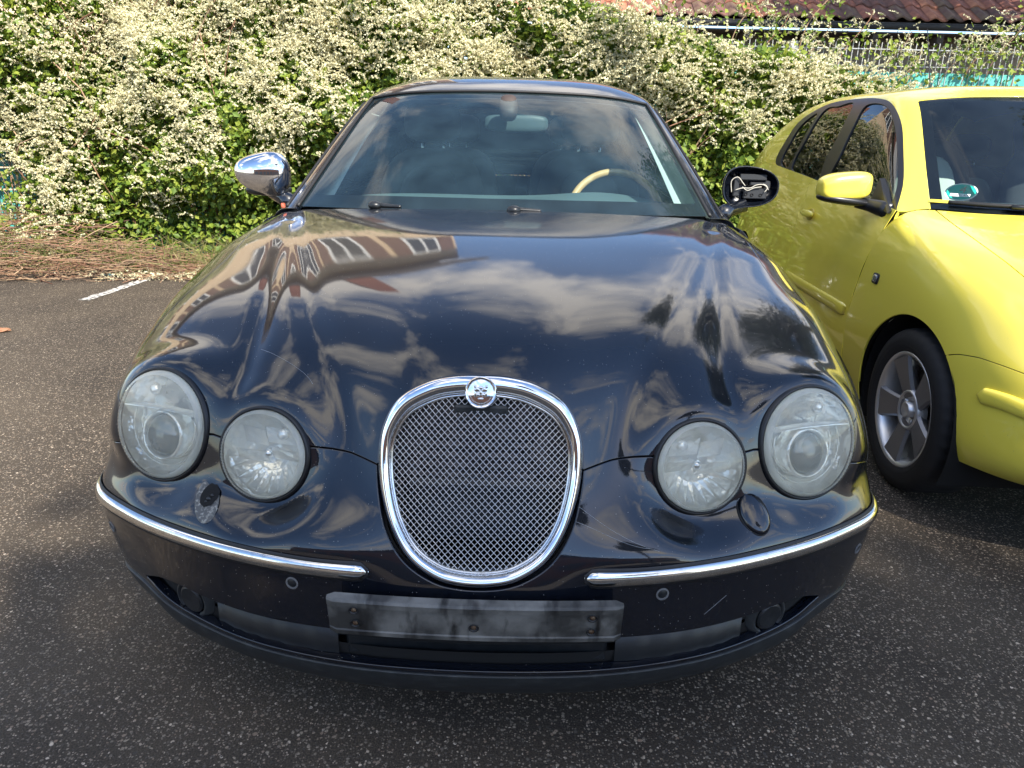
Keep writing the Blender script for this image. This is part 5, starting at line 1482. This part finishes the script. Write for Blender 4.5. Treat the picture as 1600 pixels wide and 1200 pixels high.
# doors and rear quarter (dark inner skin behind the gaps)
YSD = []
for (z, xo, yo) in ((.970, .744, -.078), (.905, .765, -.06), (.78, .802, -.03), (.68, .816, -.01), (.60, .824, 0), (.50, .829, 0), (.40, .829, 0), (.29, .818, 0), (.20, .800, 0)):
    row = []
    for (y, k, dz) in ((1.332, 1, 0), (1.6, 1.004, .02), (2.0, 1.006, .045), (2.4, 1.008, .07), (2.8, 1.004, .095), (3.2, .992, .115), (3.5, .965, .12), (3.7, .91, .10), (3.83, .80, .07), (3.89, .55, .03), (3.9, 0, .03)):
        f_ = np.clip((z-.68)/(.955-.68), 0, 1); row.append((xo*k, y+yo*(1 if y < 2 else 0 if y > 2.5 else .5), z+dz*f_))
    YSD.append(row)
ysides = {}
for q in (-1, 1):
    D = np.array(YSD, float); D[..., 0] *= q
    S2 = Surf(D, 80, 260, mirror=False, w=.85, flip=(q > 0)); ysides[q] = S2; Mh = S2.mesh()
    Mh = clip(Mh, ysd_arch(Mh[0], (3.245, .300), .340))
    mk('inner_side', Mh[0][:, :3]-Mh[0][:, 3:6]*.010, Mh[1], M['dark'], yellow_car, N=Mh[0][:, 3:6])
    def seam(A, y0, k): return A[:, 1]-(y0+k*np.clip(A[:, 2]-.62, 0, 1)-(.10*np.clip(.35-A[:, 2], 0, 1)))
    for (a0, k0, b0, k1, nm) in ((0, 0, 2.235, .10, 'front_door'), (2.235, .10, 3.02, .16, 'rear_door'), (3.02, .16, 9, 0, 'rear_quarter')):
        pn = clip(Mh, seam(Mh[0], a0, k0)-.0022); pn = clip(pn, -seam(pn[0], b0, k1)-.0022)
        if nm == 'rear_door': rdoor = pn
        o = panel(nm, pn, M['yellow'], yellow_car, rim=.0025, rr=.0008)
        if nm != 'rear_quarter':
            yh = b0-.15; zh = .865+.03*(nm == 'rear_door')
            i = np.argmin((S2.P[..., 1]-yh)**2+(S2.P[..., 2]-zh)**2); p = S2.P.reshape(-1, 3)[i]; n_ = S2.N.reshape(-1, 3)[i]
            a2, b2, n2 = frame_from(n_)
            v, f = superell((0, 0, 0), (.085, .017, .012), 2.6, 24, 12); v = v@np.array([a2, b2, n2])+p+n2*.022; hd = mk('door_handle', v, f, M['yellow'], o)
            v, f = superell((0, 0, 0), (.045, .030, .004), 2.2, 24, 12); v = v@np.array([a2, b2, n2])+p+n2*.0015; mk('handle_recess', v, f, mat('recess_shade_yellow', (.55, .42, .03), .4, coat=1) if 'recess_shade_yellow' not in bpy.data.materials else bpy.data.materials['recess_shade_yellow'], hd)  # pad in darker body yellow: shade of the handle scoop put into colour
            l_ = mk('door_lock', *lathe([(.012, 0), (.011, .003), (0, .0035)], p+np.array([0, .115, -.002]), n2, 20), M['yellow'], hd) if nm == 'front_door' else None
    # side rubbing strip in body colour
    for (ya, yb_) in ((1.36, 2.21), (2.26, 2.88)):
        yy = np.linspace(ya, yb_, 40); V = []; F = []
        base_ = []
        for y_ in yy:
            m_ = np.abs(S2.P[..., 1]-y_)+np.abs(S2.P[..., 2]-.535)*1.0; i = np.argmin(m_); p = S2.P.reshape(-1, 3)[i].copy(); p[1] = y_; p[2] = .535; base_.append(p)
        for i, p in enumerate(base_):
            e = min(1, min(i, 39-i)/1.5+.15); 
            for k in range(9):
                t_ = math.pi*k/8; V.append(p+np.array([q*(.014*math.sin(t_)**.6*e), 0, .027*math.cos(t_)*(.6+.4*e)]))
        for i in range(39):
            for k in range(8): F.append((9*i+k, 9*i+k+1, 9*i+10+k, 9*i+9+k) if q < 0 else (9*i+9+k, 9*i+10+k, 9*i+k+1, 9*i+k))
        F.append(tuple(range(9))); F.append(tuple(39*9+k for k in range(9)))
        mk('rubbing_strip', V, F, M['yellow'], yellow_car)
# bumper rubbing strip
pb = YS.find([(1530,617),(1550,622),(1575,630),(1600,640)], yview, 1, 8)
pb = pb[np.argsort(-pb[:, 0])]
ext = np.array([(s_, pb[-1, 1]) for s_ in np.linspace(pb[-1, 0]-.3, 1.6, 5)]); st = crv(np.concatenate([pb, ext]), 50)
p0, n0 = YS.at(st[:, 0], st[:, 1])
for q in (-1, 1):
    p = p0*np.array([q, 1, 1]); n_ = n0*np.array([q, 1, 1]); T_ = np.gradient(p, axis=0); T_ /= np.linalg.norm(T_, axis=1, keepdims=True); B_ = np.cross(n_, T_); B_ *= np.sign(B_[:, 2:3])
    V = []; F = []
    for i in range(50):
        e = min(1, math.sqrt(min(i, 49-i)/2+.02))
        for k in range(11):
            t_ = math.pi*k/10; V.append(p[i]-n_[i]*.002+B_[i]*.026*e*math.cos(t_)+n_[i]*.014*math.sin(t_)**.6)
    for i in range(49):
        for k in range(10): F.append((11*i+k, 11*i+k+1, 11*i+12+k, 11*i+11+k) if q > 0 else (11*i+11+k, 11*i+12+k, 11*i+k+1, 11*i+k))
    F.append(tuple(range(11)))
    mk('bumper_strip', V, F, M['yellow'], yellow_car)
# side repeater on the wing
for q in (-1, 1):
    s_, t_ = YS.find([(1369, 435)], yview, 3, 8)[0]; p, n_ = YS.at(np.array([s_]), np.array([t_])); p = p[0]*np.array([q, 1, 1]) if q > 0 else p[0]*np.array([-1, 1, 1]); n_ = n_[0]*np.array([q if q > 0 else -1, 1, 1])
    a2, b2, n2 = frame_from(n_)
    v, f = superell((0, 0, 0), (.028, .021, .007), 5, 24, 12); v = v@np.array([a2, b2, n2])+p; o = mk('side_repeater', v, f, M['rubber'], yellow_car)
    v, f = superell((0, 0, 0), (.022, .016, .009), 4, 24, 12); v = v@np.array([a2, b2, n2])+p+n2*.001; mk('repeater_lens', v, f, mat('repeater_clear', (.55, .55, .55), .15, .8) if q < 0 else bpy.data.materials['repeater_clear'], o)

# cabin
YC = [
 [(0,.985,.985),(0,1.32,1.215),(0,1.62,1.432),(0,2.0,1.480),(0,2.6,1.485),(0,3.2,1.445),(0,3.52,1.31),(0,3.80,1.03)],
 [(.28,1.005,.985),(.27,1.335,1.213),(.25,1.63,1.430),(.25,2.01,1.478),(.25,2.6,1.483),(.25,3.2,1.443),(.27,3.525,1.308),(.30,3.805,1.028)],
 [(.50,1.09,.985),(.455,1.385,1.208),(.405,1.665,1.424),(.39,2.03,1.470),(.39,2.6,1.475),(.39,3.2,1.436),(.42,3.54,1.30),(.49,3.81,1.025)],
 [(.642,1.212,.985),(.592,1.46,1.20),(.540,1.715,1.409),(.522,2.06,1.452),(.522,2.6,1.456),(.522,3.2,1.417),(.55,3.57,1.28),(.61,3.83,1.02)],
 [(.715,1.25,.968),(.668,1.52,1.17),(.608,1.80,1.368),(.602,2.13,1.405),(.602,2.6,1.408),(.602,3.2,1.368),(.62,3.61,1.24),(.665,3.845,1.0)],
 [(.738,1.262,.958),(.712,1.56,1.08),(.678,1.88,1.205),(.678,2.2,1.225),(.682,2.65,1.235),(.682,3.2,1.225),(.685,3.62,1.16),(.69,3.85,.98)],
 [(.752,1.262,.945),(.760,1.60,.985),(.763,1.92,1.01),(.766,2.26,1.035),(.763,2.68,1.06),(.753,3.16,1.085),(.735,3.60,1.085),(.70,3.86,.96)],
]
YC = np.array(YC, float); YC[:, 6, 1] -= .09; YC[:, 6, 2] += .005; YC[3:5, 6, 0] -= .02; YC[3:5, 5, 0] -= .015; YC[6, :, 0] -= .010; YC[6, :, 2] -= .030
YCS = Surf(YC, 241, 201, w=.8, flip=True); YCM = YCS.mesh()
def poly_sd(px, py, poly):
    """signed distance, positive inside a closed polygon"""
    P0 = np.array(poly, float); P1 = np.roll(P0, -1, 0); d = np.full(px.shape, 1e9); ins = np.zeros(px.shape, bool)
    for (x0, y0), (x1, y1) in zip(P0, P1):
        ex, ey = x1-x0, y1-y0; w_ = np.clip(((px-x0)*ex+(py-y0)*ey)/(ex*ex+ey*ey+1e-12), 0, 1)
        d = np.minimum(d, np.hypot(px-x0-w_*ex, py-y0-w_*ey))
        c = (y0 > py) != (y1 > py); xi = x0+(py-y0)/(y1-y0+1e-12)*ex; ins ^= c & (px < xi)
    return np.where(ins, d, -d)
def ypoly(px_, smin=3.4):
    st_ = YCS.find(px_, yview, smin, 6); p, _ = YCS.at(st_[:, 0], st_[:, 1]); c_ = crv(p[:, 1:3], 90, closed=True); return c_
dlo = ypoly([(1398,346),(1409,300),(1412,240),(1408,190),(1394,162),(1375,154),(1345,154),(1300,161),(1268,176),(1246,193),(1228,220),(1213,247),(1216,260),(1255,283),(1300,309),(1350,330)])
pane_f = ypoly([(1294,288),(1312,244),(1335,195),(1352,166),(1374,162),(1390,172),(1399,200),(1403,250),(1400,300),(1388,318),(1340,308)])
pane_r = ypoly([(1237,262),(1258,220),(1288,173),(1310,166),(1334,162),(1316,200),(1290,250),(1277,282),(1255,273)])
pane_q = ypoly([(1220,254),(1233,226),(1252,196),(1278,177),(1256,215),(1232,260)])
side_only = lambda A: np.where(np.abs(A[:, 0]) > .4, 1., -1.)*(np.where(np.abs(A[:, 6]) > 3.3, 1., -1.))
def fpoly(A, poly):
    f = poly_sd(A[:, 1], A[:, 2], poly); return np.where(np.abs(A[:, 6]) > 3.4, f, -1.)
wsf = lambda A: np.minimum.reduce([(2.97-np.abs(A[:, 6]))*.09, (1.99-A[:, 7])*.25, (A[:, 7]+.5)])
rwf = lambda A: np.minimum.reduce([(2.75-np.abs(A[:, 6]))*.15, A[:, 7]-5.35, 6.75-A[:, 7]])
sh_ = clip(YCM, -fpoly(YCM[0], dlo)); sh_ = clip(sh_, -wsf(sh_[0])); sh_ = clip(sh_, -rwf(sh_[0]))
panel('roof', sh_, M['yellow'], yellow_car, rim=.012)
w_ = clip(YCM, wsf(YCM[0])-.002); panel('windscreen', w_, M['glass_y2'], yellow_car, rim=0, off=-.002)
wb = clip(w_, -np.minimum.reduce([(2.66-np.abs(w_[0][:, 6])), (1.90-w_[0][:, 7])*1.2, (w_[0][:, 7]-.10)])); panel('windscreen_border', wb, M['gasket'], yellow_car, rim=0, off=-.004)
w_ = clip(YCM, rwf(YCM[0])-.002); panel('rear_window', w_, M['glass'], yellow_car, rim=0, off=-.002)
M['frame_black'] = mat('window_frame_black', (.012, .013, .016), .35, bump=(200, .05, .001))
M['glass_y'] = glass_mat('door_glass', (.42, .50, .46), .015, (.4, .45, .42), 1.9)
for q in (-1, 1):
    b_ = clip(YCM, YCM[0][:, 0]*q); b_ = clip(b_, fpoly(b_[0], dlo)-.0015)
    fr_ = b_
    for pp in (pane_f, pane_r, pane_q): fr_ = clip(fr_, -fpoly(fr_[0], pp))
    wf_ = panel('window_surround', fr_, M['frame_black'], yellow_car, rim=.010, off=.0015)
    for pp in (pane_f, pane_r, pane_q):
        g_ = clip(b_, fpoly(b_[0], pp)+.012); A_, F_ = g_; mk('window_pane', A_[:, :3]-A_[:, 3:6]*.005, F_, M['glass_y'], yellow_car, N=A_[:, 3:6])
# windscreen wiper, cowl
p, n_ = YCS.at(np.linspace(-2.55, .6, 40), np.full(40, .065), .012); v, f = tube(p, .008, 8); wy = mk('wiper', v, f, M['rubber'], yellow_car)
p, n_ = YCS.at(np.linspace(-1.6, .9, 24), np.full(24, .03), .022); v, f = tube(p, .010, 8); mk('wiper_arm', v, f, M['plastic'], wy)
V = []; F = []
for x in np.linspace(-.66, .66, 41):
    y0 = .985+.55*abs(x)**2.1*1.15
    V += [(x, y0-.03, .965), (x, y0-.01, .962), (x, y0+.06, .985)]
for i in range(40):
    for k in range(2): F.append((3*i+k, 3*i+3+k, 3*i+4+k, 3*i+1+k))
mk('cowl_panel', V, F, M['plastic'], yellow_car)
# door mirrors
for q in (-1, 1):
    c_ = np.array([-.885, 1.455, 1.045])
    v, f = superell((0, 0, 0), (.108, .058, .058), 3.8, 44, 26)
    v[:, 2] += .010*(v[:, 0]/.108); v[:, 2] *= np.where(v[:, 0] < 0, 1-.18*(v[:, 0]/.108)**2, 1)
    v = v@np.array(rotm(rz=R(6))).T+c_; v[:, 0] *= -q; f = f if q < 0 else [x[::-1] for x in f]
    mm_ = empty('door_mirror', parent=yellow_car); mk('mirror_cap', v, f, M['yellow'], mm_)
    v, f = superell((0, 0, 0), (.112, .060, .020), 2.6, 36, 16); v = v@np.array(rotm(rz=R(6), ry=R(6))).T+c_+np.array([.004, 0, -.055]); v[:, 0] *= -q; mk('mirror_base', v, f, M['frame_black'], mm_)
    pth = np.array([c_+np.array([.06, 0, -.062]), c_+np.array([.11, -.02, -.072]), (-.745, 1.36, .965), (-.725, 1.33, .955)]); pth[:, 0] *= -q
    v, f = tube(pth, [.024, .026, .034, .038], 14); mk('mirror_arm', v, f, M['frame_black'], mm_)
    V = np.array([(-.752, 1.28, .955), (-.7515, 1.47, .985), (-.712, 1.50, 1.08), (-.742, 1.28, .965)]); V = np.concatenate([V+np.array([-.012, 0, 0]), V+np.array([.01, 0, 0])]); V[:, 0] *= -q
    mk('mirror_sail', V, [(0, 1, 2, 3), (4, 7, 6, 5), (0, 4, 5, 1), (1, 5, 6, 2), (2, 6, 7, 3), (3, 7, 4, 0)], M['frame_black'], mm_, smooth=False)
# aerial
v, f = tube([(.0, 2.75, 1.47), (0, 2.78, 1.52), (0, 2.95, 1.84)], [.009, .004, .0025], 8); mk('aerial', v, f, M['rubber'], yellow_car)

# front wheels and rear wheels
M['rim_dark'] = mat('rim_anthracite', (.30, .305, .32), .36, .7)
M['rim_light'] = mat('rim_machined', (.85, .86, .87), .38, .8)
M['tyre'] = mat('tyre_rubber', (.016, .016, .017), .7, bump=(90, .15, .002))
def ywheel(c, q, st_=0):
    w_ = empty('wheel', c, 0, yellow_car); ax = (q, 0, 0)
    pr = [(.208, -.085), (.222, -.094), (.26, -.098), (.288, -.088), (.298, -.070), (.300, -.035), (.3005, 0), (.300, .035), (.298, .070), (.288, .088), (.26, .098), (.24, .097), (.222, .094), (.208, .085)]
    v, f = lathe(pr, (0, 0, 0), ax, 120)
    ph_ = (np.arange(len(v)) % 120); row = np.arange(len(v))//120
    sel = (row >= 4) & (row <= 8) & (ph_ % 3 == 0); rr__ = np.hypot(v[:, 1], v[:, 2]); v[sel, 1:] *= (1-.006/rr__[sel])[:, None]
    ty = mk('tyre', v, f, M['tyre'], w_)
    for (r0, h0) in ((.252, .0985), (.235, .0975)):
        v, f = lathe([(r0-.001, h0-.003), (r0, h0), (r0+.001, h0-.003)], (0, 0, 0), ax, 90); mk('tyre_rib', v, f, M['tyre'], ty)
    v, f = lathe([(.196, -.08), (.190, -.02), (.186, .03), (.192, .070), (.200, .084), (.209, .090), (.2135, .088), (.212, .080)], (0, 0, 0), ax, 96); rm_ = mk('rim', v, f, M['rim_light'], w_)
    v, f = lathe([(.17, -.03), (.17, -.02), (.04, -.02)], (0, 0, 0), ax, 48); mk('brake_disc', v, f, mat('disc', (.10, .09, .085), .5, .7) if 'disc' not in bpy.data.materials else bpy.data.materials['disc'], w_)
    for k in range(5):
        t0 = R(118+72*k); d_ = np.array([0, -math.cos(t0)*1, math.sin(t0)]); s_ = np.array([0, math.sin(t0), math.cos(t0)]); X_ = np.array([q, 0, 0.])
        st2 = ((.045, .036, .060, .03), (.085, .040, .068, .028), (.125, .046, .074, .03), (.165, .054, .079, .035), (.194, .062, .083, .04))
        Vf = []; 
        for (r_, w2, h2, dp) in st2: Vf += [d_*r_-s_*w2+X_*(h2-.010), d_*r_-s_*(w2-.008)+X_*h2, d_*r_+s_*(w2-.008)+X_*h2, d_*r_+s_*w2+X_*(h2-.010)]
        F = []
        for i in range(4):
            for j in range(3): F.append((4*i+j, 4*i+4+j, 4*i+5+j, 4*i+1+j))
        o = mk('spoke', Vf, F, M['rim_dark'], w_); sharp(o, 20)
        Vs = []; F = []
        for (r_, w2, h2, dp) in st2: Vs += [d_*r_-s_*w2+X_*(h2-.0105), d_*r_-s_*(w2*.55)+X_*(h2-.010-dp), d_*r_+s_*(w2*.55)+X_*(h2-.010-dp), d_*r_+s_*w2+X_*(h2-.0105)]
        for i in range(4):
            for j in range(3): F.append((4*i+j, 4*i+1+j, 4*i+5+j, 4*i+4+j))
        mk('spoke_side', Vs, F, M['rim_light'], rm_)
    v, f = lathe([(.076, .03), (.075, .060), (.070, .069), (.064, .069), (.060, .052), (.036, .050), (.034, .046)], (0, 0, 0), ax, 48); mk('hub', v, f, M['rim_light'], w_)
    v, f = lathe([(.030, .04), (.029, .074), (.024, .077), (.019, .072), (0, .072)], (0, 0, 0), ax, 40); mk('hub_cap', v, f, M['rim_light'], w_)
    for k in range(5):
        t0 = R(118+36+72*k); v, f = lathe([(.008, .03), (.008, .060), (0, .060)], (0, -.048*math.cos(t0), .046*math.sin(t0)), ax, 6); mk('wheel_bolt', v, f, M['rim_light'], w_)
for yy in (.785, 3.245):
    for q in (-1, 1): ywheel((q*.712, yy, .300), q)
    for q in (-1, 1):
        th = np.linspace(R(-25), R(205), 28); V = []; F = []
        for t in th:
            for xx in (.48, .80): V.append((q*xx, yy+.352*math.cos(t), .30+.352*math.sin(t)))
        for i in range(27): F.append((2*i, 2*i+1, 2*i+3, 2*i+2))
        mk('wheel_arch_liner', V, F, M['dark'], yellow_car)
        # rolled arch lip
        th = np.linspace(R(-12), R(192), 60); Sd = YS if yy < 1 else ysides[q]
        P_ = []
        for t in th:
            y_ = yy+(.350 if yy < 1 else .342)*math.cos(t); z_ = .30+(.350 if yy < 1 else .342)*math.sin(t)
            m_ = (Sd.P[..., 1]-y_)**2+(Sd.P[..., 2]-z_)**2+np.where(np.abs(Sd.P[..., 0]) > .5, 0, 9); p = Sd.P.reshape(-1, 3)[np.argmin(m_)]
            P_.append((q*abs(p[0])+q*-.001, y_, z_))
        P_ = np.array(P_); P_[:, 0] = np.convolve(np.pad(P_[:, 0], 3, 'edge'), np.ones(7)/7, 'valid'); P_ = P_[(P_[:, 2] > (.285 if yy < 1 else .215))]
        P_[:, 0] -= q*.003; v, f = tube(P_, .004, 8); mk('arch_lip', v, f, M['yellow'], yellow_car)
# floor, tailgate, interior
v, f = box((0, 2.1, .27), (1.36, 3.0, .06)); mk('floor_pan', v, f, M['dark'], yellow_car, smooth=False)
D = [[(x*k, y-.12*x*x, z) for (y, z, k) in ((3.80, 1.05, .9), (3.86, .95, 1), (3.89, .80, 1.02), (3.90, .6, 1.02), (3.88, .3, 1))] for x in (0, .3, .55, .68)]
ts = Surf(D, 41, 30, w=.6, flip=True); panel('tailgate', ts.mesh(), M['yellow'], yellow_car)
V = []; F = []
for x in np.linspace(-.68, .68, 31):
    yb = 1.06+.20*(x/.68)**2
    for (dy, z) in ((-.02, .95), (.12, .985), (.30, 1.0), (.40, .985), (.42, .8), (.42, .5)): V.append((x, yb+dy, z-.04*(abs(x)/.68)**4))
for i in range(30):
    for k in range(5): F.append((6*i+k, 6*i+6+k, 6*i+7+k, 6*i+1+k))
mk('dashboard', V, F, M['interior'], yellow_car)
for q in (-1, 1): seat(yellow_car, ypart, q*.33, 1.98, .60, M['seat_dark'], M['seat_grey'], 1.0)
for q in (-1, 0, 1): seat(yellow_car, ypart, q*.42, 2.95, .52, M['seat_dark'], M['seat_grey'], .9)
A_, F_ = clip(YCM, np.minimum.reduce([3.6-np.abs(YCM[0][:, 6]), YCM[0][:, 7]-2.02, 5.3-YCM[0][:, 7]])); mk('headliner', A_[:, :3]-A_[:, 3:6]*.025, F_, mat('headliner_grey', (.16, .18, .19), .9), yellow_car)
# round emission sticker low in the corner of the windscreen, with a yellow strip below it
sp_ = YCS.find([(1502, 299)], yview, .5, 3)[0]; p, n_ = YCS.at(np.array([-sp_[0]]), np.array([sp_[1]]), -.0035); p = p[0]; a2, b2, n2 = frame_from(n_[0])
print('sticker', p, n2)
def disc(rx, ry, off, mt_, nm, par, K=40):
    V = [p+n2*off]+[p+a2*rx*math.cos(2*math.pi*k/K)+b2*ry*math.sin(2*math.pi*k/K)+n2*off for k in range(K)]; return mk(nm, V, [(0, 1+k, 1+(k+1) % K) for k in range(K)], mt_, par, smooth=False)
stk = disc(.056, .048, .0, mat('sticker_rim', (.62, .66, .62), .6), 'windscreen_sticker', yellow_car)
disc(.050, .042, .0006, mat('sticker_green', (.01, .42, .30), .5), 'sticker_face', stk)
V, F = box((0, 0, 0), (.068, .015, .0004)); V = V@np.array([a2, b2, n2])+p+n2*.0012-b2*.018; mk('sticker_field', V, F, mat('sticker_white', (.8, .82, .8), .6), stk, smooth=False)
def text(body, size, off, x, y, mt_, nm, par):
    cu = bpy.data.curves.new(nm, 'FONT'); cu.body = body; cu.size = size; cu.align_x = 'CENTER'; cu.align_y = 'CENTER'; cu.extrude = .0002
    o = bpy.data.objects.new(nm, cu); COL.objects.link(o); dg = bpy.context.evaluated_depsgraph_get(); me = bpy.data.meshes.new_from_object(o.evaluated_get(dg)); bpy.data.objects.remove(o)
    o = bpy.data.objects.new(nm, me); COL.objects.link(o); me.materials.append(mt_); m_ = Matrix.Identity(4); q = p+a2*x+b2*y+n2*off
    for i in range(3): m_[i][0] = a2[i]; m_[i][1] = b2[i]; m_[i][2] = n2[i]; m_[i][3] = q[i]
    o.parent = par; o.matrix_local = m_; return o
ink = mat('sticker_ink', (.01, .02, .02), .6)
text('4', .050, .0014, .004, .010, ink, 'sticker_number', stk)
text('KA\u00b7 EH 416', .012, .0018, 0, -.018, ink, 'sticker_plate_text', stk)
V, F = box((0, 0, 0), (.13, .016, .0004)); V = V@np.array([a2, b2, n2])+p-b2*.056+a2*-.03; mk('yellow_strip', V, F, mat('strip_yellow', (.75, .6, .06), .6), stk, smooth=False)
